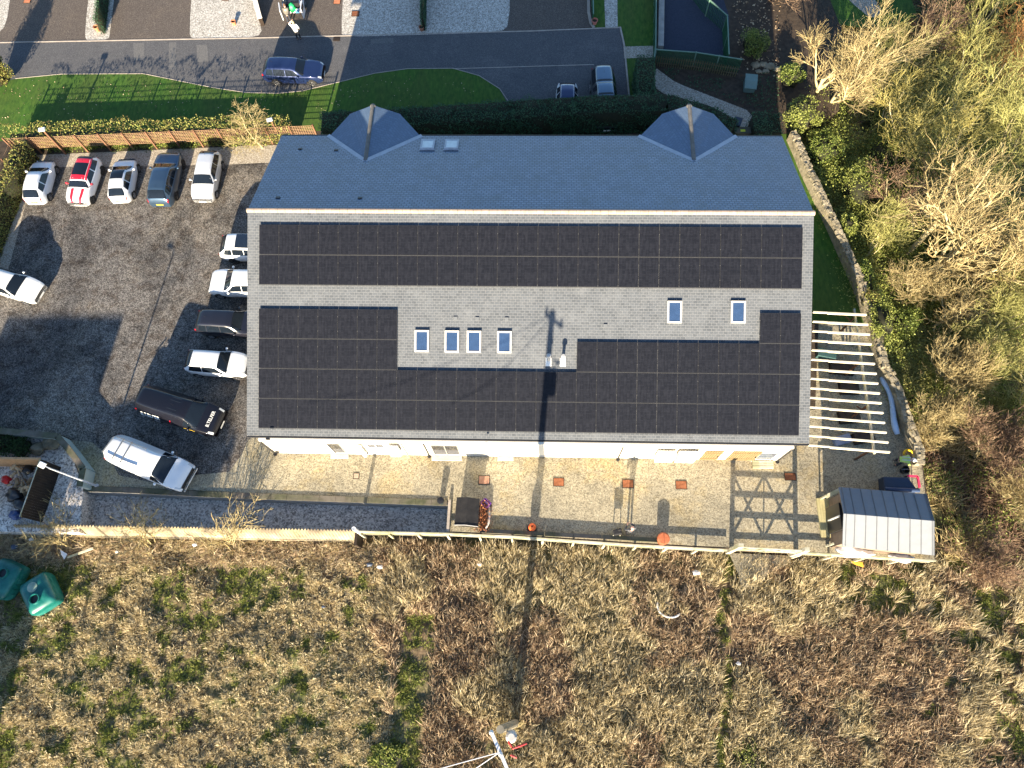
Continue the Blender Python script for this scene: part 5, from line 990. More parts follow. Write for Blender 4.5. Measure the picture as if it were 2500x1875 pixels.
# rubble wall on the east side
RW = thing('stone_wall', 'weathered rubble stone wall curving along the east side lawn and courtyard', 'wall')
def rubble(pts, w_, h, parent, seed=1, z0=LOW):
    rs = random.Random(seed); P = [G(a, b, h) for a, b in pts]
    for a, b in zip(P[:-1], P[1:]):
        L = (b-a).length; u = (b-a)/L; nn = Vector((-u.y, u.x, 0)); ang = math.atan2(u.y, u.x); m = MB(); m.beam((a.x, a.y, (h+z0)/2-.06), (b.x, b.y, (h+z0)/2-.06), w_*.9, h-z0-.05)
        s = 0
        while s < L:
            st_ = .2+.22*rs.random()
            for r_ in range(3):
                q = a+u*(s+st_/2)+nn*((r_-1)*w_*.33+rs.uniform(-.04, .04)); d = (st_*.95, w_*.36, .14+.1*rs.random()); o = len(m.v); m.box((q.x, q.y, h-.03+rs.uniform(-.04, .05)), d, ang+rs.uniform(-.25, .25), rx=rs.uniform(-.2, .2), ry=rs.uniform(-.2, .2))
            s += st_
        m.build('wall_section', stone_m, parent)
rubble([(1937, 320), (1955, 360), (1972, 402), (1990, 440), (2008, 478), (2038, 541), (2064, 600), (2080, 635), (2097, 672), (2120, 735), (2140, 800), (2160, 890)], .44, .95, RW)
rubble([(2160, 890), (2190, 943), (2218, 1023), (2242, 1089), (2248, 1130)], .5, .85, RW, 3)
# green mesh fences and picket fence round the play area
def meshfence(label, pts, h, panelm=greenfence, sp=.16, post=2.0, name='mesh_fence'):
    T = thing(name, label, 'fence'); P = [G(a, b, h) for a, b in pts]
    for a, b in zip(P[:-1], P[1:]):
        L = (b-a).length; n = max(1, round(L/post))
        for i in range(n):
            q0 = a.lerp(b, i/n); q1 = a.lerp(b, (i+1)/n); m = MB(); k = int((q1-q0).length/sp)
            for j in range(k): q = q0.lerp(q1, (j+.5)/k); m.box((q.x, q.y, h/2), (.05, .05, h-.06))
            for zz in (.2, h*.5, h-.1): m.beam((q0.x, q0.y, zz), (q1.x, q1.y, zz), .02, .03)
            m.build('mesh_panel', panelm, T); MB().box((q0.x, q0.y, h/2+.03), (.09, .09, h+.06)).build('post', fence_top, T); MB().beam((q0.x, q0.y, h), (q1.x, q1.y, h), .08, .05).build('top_rail', fence_top, T)
    return T
meshfence('curved green mesh fence around the right side of the blue play surface', [(1700, -40), (1733, 0), (1776, 38), (1780, 132)], 1.5)
meshfence('straight green boarded fence along the lower side of the play surface', [(1603, 121), (1700, 128), (1813, 145)], 1.3, sp=.1)
meshfence('green fence line between the garden lawn and the sleeper wall', [(1603, -60), (1601, 112), (1598, 140)], 1.2, sp=.12)
meshfence('short green fence on the grass verge beside the driveway kerb', [(1447, -60), (1449, 34)], 1.1, sp=.12)
PF = thing('picket_fence', 'old olive brown picket fence between the play area and the curved path', 'fence'); P = [G(a, b, 1.0) for a, b in [(1604, 136), (1700, 146), (1808, 164)]]
for a, b in zip(P[:-1], P[1:]):
    k = int((b-a).length/.17); lean = Vector((0, -.0, 0))
    for zz in (.3, .75): MB().beam((a.x, a.y+.03, zz), (b.x, b.y+.03, zz), .03, .07).build('rail', timber_gr, PF)
    for j in range(k): q = a.lerp(b, j/k); MB().box((q.x, q.y-.02, .5), (.06, .025, 1.0+.04*random.random())).build('picket', timber_w if 0 else mat('olive_timber', [(.3, (.09, .085, .04)), (.7, (.17, .16, .08))], scale=3), PF)
SL = thing('sleeper_wall', 'grey stone block wall along the left of the blue play surface', 'wall'); a = G(1617, -60, .5); b = G(1614, 112, .5); n = 9
for k in range(n): MB().beam(a.lerp(b, k/n)-Vector((0, 0, .25)), a.lerp(b, (k+.985)/n)-Vector((0, 0, .25)), .42, .5).build('stone_block', conc, SL)
gw = thing('rendered_wall', 'short garden wall with cream coping and dark side at the top edge', 'wall'); a = G(612, -40, 1.0); b = G(634, 44, .75)
MB().beam((a.x, a.y, .4), (b.x, b.y, .3), .3, .8).build('wall_face', timber_dk, gw); MB().beam(a, b, .36, .1).build('coping', render_w, gw)  # dark face colour stands for shade on the wall's east side

# ------------------------------------------------------------------ garden room and its corner
GR = thing('garden_room', 'timber garden room with grey standing seam metal roof in the yard corner', 'garden room')
r0 = G(2059.7, 1254, 3.35); r1 = G(2280.5, 1272, 3.35); n0 = G(2047.7, 1189, 2.45); n1 = G(2260.6, 1206, 2.45); s0 = G(2056.7, 1333.5, 2.45); s1 = G(2280.5, 1356, 2.45)
seam = flat('metal_roof', (.2, .215, .235), .6, metal=.0, spec=.3, var=.05); seam_n = flat('metal_roof_seam', (.13, .14, .155), .5)
o = slab('roof', [s0, s1, r1, r0], seam, .06, GR); slab('roof', [n1, n0, r0, r1], seam, .06, GR)
for (a0, a1, b0, b1) in ((s0, s1, r0, r1), (n0, n1, r0, r1)):
    for k in range(10): f = min(.998, (k*.122)+.003) if k else .03; MB().beam(a0.lerp(a1, f)+Vector((0, 0, .03)), b0.lerp(b1, f)+Vector((0, 0, .02)), .03, .05).build('roof_seam', seam_n, GR)
ci = lambda p, dx, dy: (p.x+dx, p.y+dy)
MB().prism([ci(s0, .35, .25), ci(s1, -.2, .25), ci(n1, -.3, -.25), ci(n0, .3, -.25)], 0, 2.42).build('wall', mat('grey_cladding', [(.3, (.16, .12, .09)), (.7, (.26, .2, .15))], scale=3, stretch=(.5, .5, 5)), GR)
gx = s0.x+.3; MB().add([(gx, s0.y+.25, 2.42), (gx, n0.y-.25, 2.42), (gx, r0.y, 3.25), (gx+.1, s0.y+.25, 2.42), (gx+.1, n0.y-.25, 2.42), (gx+.1, r0.y, 3.25)], [(0, 2, 1), (3, 4, 5), (0, 3, 5, 2), (1, 2, 5, 4)]).build('gable', timber_gr, GR)
w_ = MB().box((s0.x+.3, r0.y+.1, 1.2), (.12, 1.5, 1.9)).build('door', blackpl, GR); MB().box((s0.x+.22, r0.y+.1, 1.3), (.05, .08, 1.7)).build('frame', whitep, w_)
DK = thing('deck', 'pale timber deck strip with a step in front of the garden room door', 'deck'); a = G(1992, 1216, .12); b = G(2012, 1320, .12)
for k in range(6): MB().box((a.x+.1+k*.15, (a.y+b.y)/2+.1, .07), (.14, 2.3, .12)).build('board', mat('yellowed_board', [(.3, (.36, .32, .16)), (.7, (.5, .45, .25))], scale=3), DK)
for px, py in ((2010, 1214), (2026, 1330)): q = G(px, py, .5); MB().box((q.x, q.y, .5), (.1, .1, 1.0)).build('post', timber_w, DK)
q = G(2034, 1206, 1.0); tag(MB().beam((q.x-.4, q.y-.15, .9), (q.x+.6, q.y+.35, 1.1), .22, .08).build('loose_board', timber_w), 'loose weathered board leaning at the upper left corner of the garden room', 'board')
TB = thing('tarp_cover', 'navy tarpaulin covered trolley between the garden room and the worker', 'covered trolley'); c = [G(2156, 1163, .9), G(2218, 1165, .9), G(2244, 1200, .9), G(2160, 1196, .9)]
MB().prism([(p.x, p.y) for p in c], .15, .9).build('cover', flat('navy_tarp', (.02, .035, .07), .5, bump=.5), TB, bevel=.08); MB().tube([c[3]+Vector((0, .05, .02)), c[2]+Vector((0, .05, .02))], .12, 10).build('rolled_edge', flat('navy_roll', (.03, .055, .12), .4), TB)
pf = thing('pink_frame', 'bright pink tubular frame behind the navy tarpaulin', 'frame'); c = [G(2216, 1162, .8), G(2240, 1163, .8), G(2245, 1190, .8)]; MB().beam(c[0], c[1], .12, .1).beam(c[1], c[2], .12, .1).build('bar', flat('pink_plastic', (.75, .05, .12), .4), pf)
for p in (c[0], c[2]): MB().box((p.x, p.y, .38), (.06, .06, .78)).build('leg', blackpl, pf)
q = G(2204, 1150, 0); bk_ = thing('bucket', 'black round bucket by the worker feet', 'bucket', q); MB().lathe((0, 0, 0), [(.18, 0), (.24, .4), (.22, .4), (.16, .06)], 18).build('tub', blackpl, bk_); MB().tube([(-.24, 0, .4), (-.1, 0, .5), (.1, 0, .5), (.24, 0, .4)], .012, 6).build('handle', chrome, bk_)
q = G(2219, 1110, .5); m = MB(); m.tube([(q.x-.3*math.cos(t), q.y+.3*math.sin(t), .5) for t in [k*math.pi/8*.9 for k in range(9)]], .07, 8); tag(m.build('yellow_hose', flat('yellow_hose', (.8, .48, .01), .5), smooth=True), 'curved thick yellow hose piece beside the worker white cap', 'hose')
m = MB(); a = G(2151, 921, .3); b = G(2198, 1060, .3); pl = [a.lerp(b, t)+Vector((.18*math.sin(t*5), 0, 0)) for t in [k/12 for k in range(13)]]; m.tube(pl, [.1, .17, .15, .13, .14, .16, .15, .17, .17, .18, .2, .19, .14], 9); tag(m.build('rolled_sheet', flat('pale_blue_sheet', (.42, .55, .72), .5, bump=.6), smooth=True), 'long pale blue rolled plastic sheet lying inside the stone wall', 'plastic sheet')
for i, (px, py, r, lb) in enumerate([(2078, 1345, .42, 'white bagged bundle under the south eave of the garden room'), (2110, 1352, .3, 'smaller white bag right of the large white bundle')]):
    q = G(px, py, .5); blob((q.x, q.y, .5), r, whitep, 'white_bag', lb, 'bag', (1.9, .8, .8), .4, i+2)
q = G(2200, 1362, .4); blob((q.x, q.y, .35), .35, lead, 'grey_bag', 'grey plastic bundle at the right end of the rail fence under the eave', 'bag', (2, .7, .6), .5, 9)
q = G(1664, 1310, 0)
# pergola courtyard bits
for i, (px, py, w_, h_, z_, mt, lb) in enumerate([(2012, 870, 1.1, .5, .5, flat('dull_teal', (.03, .08, .08), .6), 'dull teal lidded box under the upper pergola rafters'), (2052, 900, 1.5, .9, .3, timber_dk, 'dark soil filled planter under the middle rafters'), (2070, 950, 1.2, .8, .3, timber_dk, 'dark planter below the first one under the rafters'), (2070, 1020, 1.3, .8, .3, timber_dk, 'dark planter near the lower pergola rafters'), (2105, 1070, 1.3, .7, .3, timber_dk, 'dark planter at the foot of the last pergola post'), (2052, 1077, 1.0, .5, .35, flat('grey_blue_lid', (.2, .24, .34), .5), 'grey blue storage box under the last pergola rafters')]):
    q = G(px, py, 0); T = thing('planter' if mt is timber_dk else 'storage_box', lb, 'planter' if mt is timber_dk else 'box', q, .1*i-.2, None)
    MB().box((0, 0, z_/2), (w_, h_, z_)).build('box', mt, T, bevel=.03); 
    if mt is timber_dk: MB().box((0, 0, z_+.01), (w_-.12, h_-.12, .03)).build('soil', soil, T)
    else: MB().box((0, 0, z_+.03), (w_+.06, h_+.06, .05)).build('lid', mt, T, bevel=.02)

# ------------------------------------------------------------------ yard furniture
def cover(px, py, w_, h_, lb, mt=rust, rz=0., z=.0, name='manhole_cover', grp=None):
    q = G(px, py, 0); T = thing(name, lb, 'manhole cover', (q.x, q.y, z), rz, grp); MB().box((0, 0, .02), (w_, h_, .03)).build('plate', mt, T); fr = MB()
    for s in (-1, 1): fr.box((s*(w_/2+.02), 0, .015), (.04, h_+.08, .03)).box((0, s*(h_/2+.02), .015), (w_, .04, .03))
    fr.build('frame', timber_dk, T)
gm = 'square covers in the yard and frontages'
cover(870, 1162, .3, .3, 'small pale square cover left of centre in the yard', terra if 0 else mat('pale_cover', [(.3, (.36, .26, .19)), (.7, (.46, .34, .25))]), grp=gm)
cover(1182, 1172, .62, .48, 'faded pinkish brown cover in the yard left of the pole shadow', mat('faded_cover', [(.3, (.34, .17, .1)), (.7, (.46, .26, .18))]), grp=gm)
cover(1364, 1177, .6, .46, 'rusty mottled cover nearest the pole shadow in the yard', grp=gm); cover(1533, 1181, .62, .46, 'plain rusty cover in the middle of the yard between two others', grp=gm); cover(1663, 1184, .62, .46, 'rusty cover below the left wall box near the timber doors', grp=gm); cover(1929, 1164, .62, .4, 'broken dark rusty cover at the southeast corner of the building', grp=gm)
cover(868, 34, .55, .5, 'brown cover on the sunlit corner of the largest stone bed', z=.015, grp=gm); cover(823, 4, .5, .5, 'orange cover at the top edge beside the largest stone bed', terra, z=.01, grp=gm); cover(551, -2, .5, .3, 'brown cover at the top edge on the second stone bed', z=.015, grp=gm); cover(67, 3, .5, .4, 'orange cover at the top edge on the leftmost driveway', terra, z=.01, grp=gm)
cover(822, 96, .45, .3, 'black slotted drain grate beside the lane edge', timber_dk, z=.01, name='drain_grate')
def pot(px, py, lb, r=.2, h=.38, mt=terra, tilt=0):
    q = G(px, py, 0); T = thing('plant_pot', lb, 'plant pot', q); MB().lathe((0, 0, .01), [(r*.7, 0), (r*.95, h*.85), (r*1.1, h*.85), (r*1.1, h), (r*.85, h), (r*.8, h*.7), (0, h*.7)], 20).build('pot', mt, T, smooth=False); MB().lathe((0, 0, h*.72), [(0, 0), (r*.82, 0), (r*.8, .015), (0, .02)], 14).build('soil', soil, T)
pot(241, 76, 'terracotta pot at the end of the thin hedge on the upper left bed', .2, .45); pot(573, 60, 'terracotta pot standing alone on the second stone bed', .18, .34); pot(1030, 74, 'terracotta pot below the thin hedge of the largest stone bed', .2, .35, mat('dull_terracotta', [(.3, (.3, .13, .08)), (.7, (.42, .2, .13))])); pot(1451, 58, 'pink terracotta pot on the grass verge beside the driveway kerb', .24, .35, mat('pink_terracotta', [(.3, (.5, .16, .12)), (.7, (.62, .24, .18))]))
q = G(1299, 1290, 0); T = thing('chiminea', 'bright orange round clay chiminea on a dark base in the yard', 'chiminea', q); MB().lathe((0, 0, 0), [(.26, 0), (.3, .08), (.22, .16), (.1, .2)], 20).build('base', blackpl, T); MB().lathe((0, 0, 0), [(.1, .18), (.2, .3), (.23, .48), (.19, .66), (.1, .78), (.07, .84), (.05, .84), (.04, .7)], 20).build('bowl', orange, T, smooth=True)
q = G(1616, 1318, 0); T = thing('fire_pit', 'round rusty red drum with a cracked lid against the rail fence', 'drum', q); MB().lathe((0, 0, 0), [(.33, 0), (.36, .5), (.33, .55)], 24).build('drum', rust, T, smooth=False); MB().lathe((0, 0, .55), [(.36, 0), (.36, .04), (.3, .06), (0, .07)], 24).box((0.02, 0, .615), (.015, .62, .02), mi=1).build('lid', [mat('red_rust', [(.3, (.4, .1, .04)), (.7, (.55, .18, .08))], scale=5), timber_dk], T)
q0 = G(1115, 1214, 1.2); q1 = G(1171, 1218, 1.2); q2 = G(1167, 1285, 1.2); q3 = G(1109, 1281, 1.2); SH = thing('black_shed', 'small black felt roofed shed at the east end of the gravel walk', 'shed')
MB().prism([(q3.x+.1, q3.y+.1), (q2.x-.1, q2.y+.1), (q1.x-.1, q1.y-.1), (q0.x+.1, q0.y-.1)], 0, 1.2).build('wall', blackpl, SH); ra = q0.lerp(q1, .5)+Vector((0, 0, .28)); rb = q3.lerp(q2, .48)+Vector((0, 0, .28)); felt = mat('black_felt', [(.3, (.012, .012, .014)), (.7, (.03, .028, .028))], scale=3, bump=.5)
slab('roof', [q3, rb, ra, q0], felt, .04, SH); slab('roof', [rb, q2, q1, ra], felt, .04, SH); MB().beam(q3.lerp(rb, .02)+Vector((0, -.02, .01)), rb+Vector((0, -.02, .01)), .03, .06).beam(rb+Vector((0, -.02, .01)), q2+Vector((0, -.02, .01)), .03, .06).build('fascia', frame_g, SH)
q = G(1187, 1230, 0); T = thing('crate', 'purple plastic crate standing skewed beside the black shed', 'crate', q, -.7); pu = flat('purple_plastic', (.16, .035, .35), .45); m = MB().box((0, 0, .03), (.5, .4, .05))
for sx in (-1, 1): m.box((sx*.235, 0, .17), (.03, .4, .3)).box((0, sx*.185, .17), (.44, .03, .3))
m.build('tub', pu, T); MB().box((.02, .05, .22), (.3, .12, .04)).build('contents', flat('lilac_box', (.45, .3, .7), .5), T)
LP = thing('leaf_heap', 'heap of brown leaves and logs under plastic beside the black shed', 'leaf heap', G(1181, 1262, 0)); n = 900; P = np.stack([RS.normal(size=n)*.2, RS.rand(n)*1.9-.95, RS.rand(n)*.4], 1); V, Fq = leaves(P, .09, .5); npmesh('leaves', V, Fq, mat('fallen_leaves', [(0, (.06, .02, .01)), (.5, (.2, .07, .03)), (1, (.42, .18, .08))], island=True), parent=LP)
MB().tube([(.3, .7, .2), (.36, .2, .28), (.32, -.4, .26), (.1, -.85, .18)], [.04, .07, .08, .05], 7).build('plastic_wrap', flat('dull_plastic', (.4, .35, .32), .4), LP, smooth=True)
q = G(1078, 1226, 0); T = thing('litter_bin', 'small dark bin on the wall beside the short end wall', 'bin', (q.x, q.y, .08)); MB().lathe((0, 0, 0), [(.16, 0), (.2, .45)], 14).build('bin_body', flat('dark_green_bin', (.01, .03, .035), .5), T); MB().lathe((0, 0, .45), [(.22, 0), (.2, .06), (.05, .09)], 14).build('lid', blackpl, T)
T = thing('black_bag', 'black camera bag on a small stool beside the person in the padded jacket', 'bag', G(1504, 1303, 0)); MB().box((0, 0, .62), (.5, .34, .3), .2).box((.12, .12, .8), (.2, .16, .12), .5).build('bag_body', black_cl, T, bevel=.06)
for sx in (-.18, .18):
    for sy in (-.12, .12): MB().beam((sx, sy, .48), (sx*1.3, sy*1.5, 0), .03, .03).build('stool_leg', timber_w, T)
MB().box((0, 0, .48), (.42, .3, .03)).build('stool_seat', timber_dk, T)
# wall mounted boxes and flue on the south face
def wallbox(a, b, lb, name='heat_pump', s=3.16, x0=1250, y0=1030):
    xa, z1 = GY(x0+a[0]/s, y0+a[1]/s, WF-.35); xb, z0 = GY(x0+b[0]/s, y0+b[1]/s, WF-.35); z0 = max(z0, .25); z1 = max(z1, z0+.65); T = thing(name, lb, 'heat pump', ((xa+xb)/2, WF-.32, 0)); w_ = xb-xa
    MB().box((0, 0, (z0+z1)/2), (w_, .32, z1-z0)).build('casing', whitep, T, bevel=.02); MB().lathe((w_*.12, -.165, (z0+z1)/2), [(.24, 0), (.24, .015), (0, .02)], 20, ax=Matrix.Rotation(math.pi/2, 3, 'X')).build('fan_grille', frame_g, T)
    MB().box((-.3*w_, .1, z0-.06), (.05, .4, .1)).build('bracket', frame_g, T); MB().box((.3*w_, .1, z0-.06), (.05, .4, .1)).build('bracket', frame_g, T)
wallbox((1130, 245), (1232, 298), 'white outdoor heat pump unit left of its twin below a small window', s=3.16); wallbox((1292, 247), (1395, 302), 'white outdoor heat pump unit right of its twin beside the brown pipe', s=3.16)
wallbox((1088, 205), (1202, 255), 'cream wall unit with pipes left of the first black downpipe', x0=600)
xx, zz = GY(873, 1088, WF-.2); T = thing('flue_pipe', 'fat white flue pipe standing off the wall near the first door', 'flue', (xx, WF-.22, 0)); MB().tube([(0, .2, .55), (0, -.02, .6), (0, -.02, 2.3)], .13, 16).build('pipe', whitep, T, smooth=False); MB().lathe((0, -.02, 2.3), [(.17, 0), (.19, .06), (.12, .18), (0, .2)], 16).build('cowl', whitep, T)
for i, (a, b, lb) in enumerate([((655, 243), (795, 283), 'grey doormat slab outside the leftmost door'), ((1435, 256), (1668, 300), 'wide grey doormat slab outside the double glazed door'), ((1942, 262), (2066, 300), 'small grey slab outside the single pale door')]):
    p = [G(600+u_/3.16, 1030+v_/3.16, 0) for u_, v_ in ((a[0], a[1]), (b[0], a[1]), (b[0], b[1]), (a[0], b[1]))]; y1_ = WF-.03; p[0].y = p[1].y = y1_; tag(MB().prism([(q.x, q.y) for q in p[::-1]], .0, .07).build('door_slab', plinth), lb, 'slab')
p = [G(1250+a_/3.16, 1030+b_/3.16, 0) for a_, b_ in ((1850, 308), (2008, 308), (2006, 345), (1845, 340))]; T = thing('timber_step', 'small planked timber step below the rightmost window', 'step'); 
for k in range(3): y_ = p[0].y-.02-k*.16; MB().box(((p[0].x+p[1].x)/2, min(y_, WF-.15-k*.16), .09), (p[1].x-p[0].x, .14, .14)).build('board', timber_w, T)

# ------------------------------------------------------------------ lamp posts and the power pole
def lamp(base, top, zt_, lb, arm=(0, 0), r=.045, mt=lead):
    b = G(*base, 0); b.z = 0; T = thing('lamp_post', lb, 'lamp post', b); MB().tube([(0, 0, 0), (0, 0, 1.1), (0, 0, zt_)], [r*1.7, r*1.3, r], 10).build('pole', mt, T); MB().lathe((0, 0, 0), [(.14, 0), (.12, .05), (.08, .1)], 12).build('base_plate', mt, T)
    MB().beam((0, 0, zt_-.02), (arm[0], arm[1], zt_+.05), .05, .05).build('arm', mt, T); MB().box((arm[0]*1.5, arm[1]*1.5, zt_+.06), (.32, .42, .09), math.atan2(arm[1], arm[0])+math.pi/2).build('lamp_head', whitep, T, bevel=.03)
lamp((236, 1186), None, 4.7, 'tall grey lamp post by the green garden wall and yard wall corner', (-.25, .1)); 
b = G(687, 345, 0); T = thing('lamp_post', 'brown timber lamp post with white head beside the twiggy willow', 'lamp post', b); MB().box((0, 0, 1.1), (.13, .13, 2.2)).build('pole', timber_b, T); MB().box((-.12, .05, 2.25), (.42, .26, .12), .3).build('lamp_head', whitep, T, bevel=.03)
b = G(106, 318, 2.6); b.z = 0; T = thing('lamp_post', 'lamp with white head rising out of the sunlit hedge near its west end', 'lamp post', b); MB().box((0, 0, 1.3), (.12, .12, 2.6)).build('pole', timber_b, T); MB().box((-.12, .05, 2.62), (.46, .3, .12), .2).build('lamp_head', whitep, T, bevel=.03)
b = G(876, 1299, .2); T = thing('vent_pipe', 'white hollow pipe leaning up at the end of the corrugated wall', 'pipe', (b.x, b.y, 0)); MB().tube([(0, 0, -.9), (0, 0, 1.5)], [.1, .11], 14, cap=False).build('pipe', whitep, T); MB().lathe((0, 0, 1.5), [(.12, 0), (.12, .03), (.08, .03), (.075, -.08)], 14).build('rim', whitep, T); MB().lathe((0, 0, 1.42), [(0, 0), (.08, 0), (0, .01)], 10).build('opening', blackpl, T)
pb = G(1259, 1766, LOW); PP = thing('power_pole', 'tall timber power pole with pale crossarm and red tipped insulators at the lower edge', 'power pole', pb); hp = 13.0
tp = G(1221, 1781, hp+LOW); off = Vector((tp.x-pb.x, tp.y-pb.y, 0)); MB().tube([(0, 0, -.2), (off.x*.5, off.y*.5, hp/2), (off.x, off.y, hp)], [.22, .2, .16], 12).build('pole', mat('pole_timber', [(.3, (.2, .17, .12)), (.7, (.34, .3, .22))], scale=3), PP)
c0 = G(1198, 1783, hp+LOW-.1)-pb; c1 = G(1248, 1900, hp+LOW-.1)-pb; c0.z = c1.z = hp-.1; MB().beam(c0, c1, .13, .13).build('crossarm', flat('galvanised', (.62, .64, .68), .4), PP)
for f in (.04, .5, .95): q = c0.lerp(c1, f); MB().lathe(q+Vector((0, 0, .06)), [(.05, 0), (.09, .04), (.05, .08), (.09, .12), (.05, .16), (.03, .25)], 12).build('insulator', whitep, PP)
redp = flat('red_insulator', (.45, .02, .025), .5)
for (a, b) in (((1213, 1783), (1226, 1779)), ((1241, 1809), (1250, 1825)), ((1250, 1828), (1286, 1815)), ((1246, 1843), (1262, 1850))):
    z_ = hp-1.6+LOW if a[0] > 1230 else hp-.3+LOW; q0 = G(*a, z_)-pb; q1 = G(*b, z_)-pb; MB().tube([q0, q0.lerp(q1, .5), q1], [.035, .05, .03], 8).build('fuse_link', redp, PP)
q = G(1248, 1800, hp-2+LOW)-pb; MB().lathe(q+Vector((0, 0, -.8)), [(.22, 0), (.24, .1), (.24, .75), (.15, .85)], 14).build('transformer', frame_g, PP)
MB().beam(Vector((off.x*.8, off.y*.8, hp*.8)), q+Vector((0, 0, -.4)), .08, .1).build('bracket', frame_g, PP)
for i, (px, py) in enumerate(((1000, 1900), (1130, 1900))):
    a = c0.lerp(c1, .45)+pb+Vector((0, 0, .2)); b = G(px, py, hp+LOW-.4)+(G(px, py, hp+LOW-.4)-a)*3; pts_ = [a.lerp(b, t/8)-Vector((0, 0, .5*math.sin(math.pi*t/8))) for t in range(9)]; tag(MB().tube(pts_, .018, 5).build('overhead_wire', lead), ('upper' if i == 0 else 'lower')+' overhead wire running left from the power pole crossarm', 'wire')

# ------------------------------------------------------------------ west corner: log store, boulders, tanks, litter
LS = thing('log_store', 'open timber enclosure with dark boarded side holding logs and junk', 'timber enclosure'); z1 = 2.0
c = [G(98, 1121, z1), G(-80, 1118, z1), G(48, 1262, z1)]
def board_wall(a, b, z0, z1, m_, parent, nm='boarded_side', th=.05):
    L = (b-a).length; n = max(1, int(L/.15)); m = MB()
    for k in range(n): q0 = a.lerp(b, k/n); q1 = a.lerp(b, (k+.94)/n); m.beam((q0.x, q0.y, (z0+z1)/2), (q1.x, q1.y, (z0+z1)/2), th, z1-z0)
    return m.build(nm, m_, parent)
board_wall(c[0], c[2], -.05, z1, timber_dk, LS); board_wall(c[0]+Vector((-.1, 0, 0)), c[1], -.05, z1, timber_o, LS); MB().beam(c[0]+Vector((0, .03, 0)), c[1]+Vector((0, .03, 0)), .12, .05).build('top_rail', timber_o, LS); MB().beam(c[0], c[2], .05, .04).build('top_rail', timber_w, LS)
logm = mat('log_ends', [(.3, (.36, .24, .12)), (.7, (.62, .48, .3))], scale=4); rs = random.Random(4); grp = 'loose logs in the timber enclosure'
proto = None
for i in range(34):
    px = rs.uniform(28, 84); py = rs.uniform(1142, 1205); q = G(px, py, .3); q.z = .1+rs.random()*.5; m = MB()
    if proto is None or i % 6 == 0:
        a_ = Vector((rs.uniform(-1, 1), rs.uniform(-1, 1), .2)).normalized()*.17; proto = tag(MB().tube([-a_, a_], .09, 7).build('log', logm), 'pale split log lying loose in the open timber enclosure', 'log', grp); o = proto
    else: o = proto.copy(); C.objects.link(o)
    o.location = q; o.rotation_euler = (rs.uniform(-.3, .3), rs.uniform(-.3, .3), rs.uniform(0, 6)); o.scale = [rs.uniform(.7, 1.4)]*3
for i, (px, py, r, mt, lb, cat_) in enumerate([(36, 1207, .42, blackpl, 'black refuse sack left of the log pile bottom', 'sack'), (68, 1147, .28, blackpl, 'black rubbish bag in the upper corner of the enclosure', 'sack'), (52, 1230, .38, blackpl, 'black crumpled bag below the logs in the enclosure', 'sack'), (38, 1258, .3, flat('blue_bag', (.02, .05, .16), .4), 'dark blue bag with white patch at the enclosure bottom', 'sack'), (14, 1171, .24, flat('red_tub', (.65, .015, .02), .4), 'bright red tub beside the pale board in the enclosure', 'tub')]):
    q = G(px, py, .4); blob((q.x, q.y, .4), r, mt, 'rubbish_sack' if cat_ == 'sack' else 'red_tub', lb, cat_, (1.2, 1, .8), .5, i+5)
a = G(-20, 1180, .9); tag(MB().box((a.x-.2, a.y-.7, .88), (1.5, 1.6, .05), .1, rx=.15).build('plywood_sheet', timber_gr if 0 else mat('ply', [(.3, (.3, .26, .17)), (.7, (.42, .37, .26))])), 'pale plywood sheet at the left edge inside the enclosure', 'board')
tag(MB().beam(G(46, 1150, 1.0), G(66, 1186, .7), .07, .1).build('plank', timber_gr), 'mossy plank lying across the logs in the enclosure', 'plank')
for i, (px, py, r, lb) in enumerate([(10, 1085, 1.1, 'dark low shrub mound at the left edge of the corner pebble garden'), (60, 1098, .8, 'low dark cotoneaster mound in the corner pebble garden')]): leafy(lb, 'shrub', 'low_shrub', G(px, py, 0), r, 90+i, hedge_g, 1500, .1, (1, 1, .5))
for i, (px, py, r, lb) in enumerate([(122, 1082, .42, 'weathered boulder near the garden wall coping'), (88, 1094, .38, 'mossy boulder beside the low dark mound')]): q = G(px, py, .2); blob((q.x, q.y, .1), r, stone_m, 'boulder', lb, 'boulder', (1.4, 1, .7), .5, i+20)
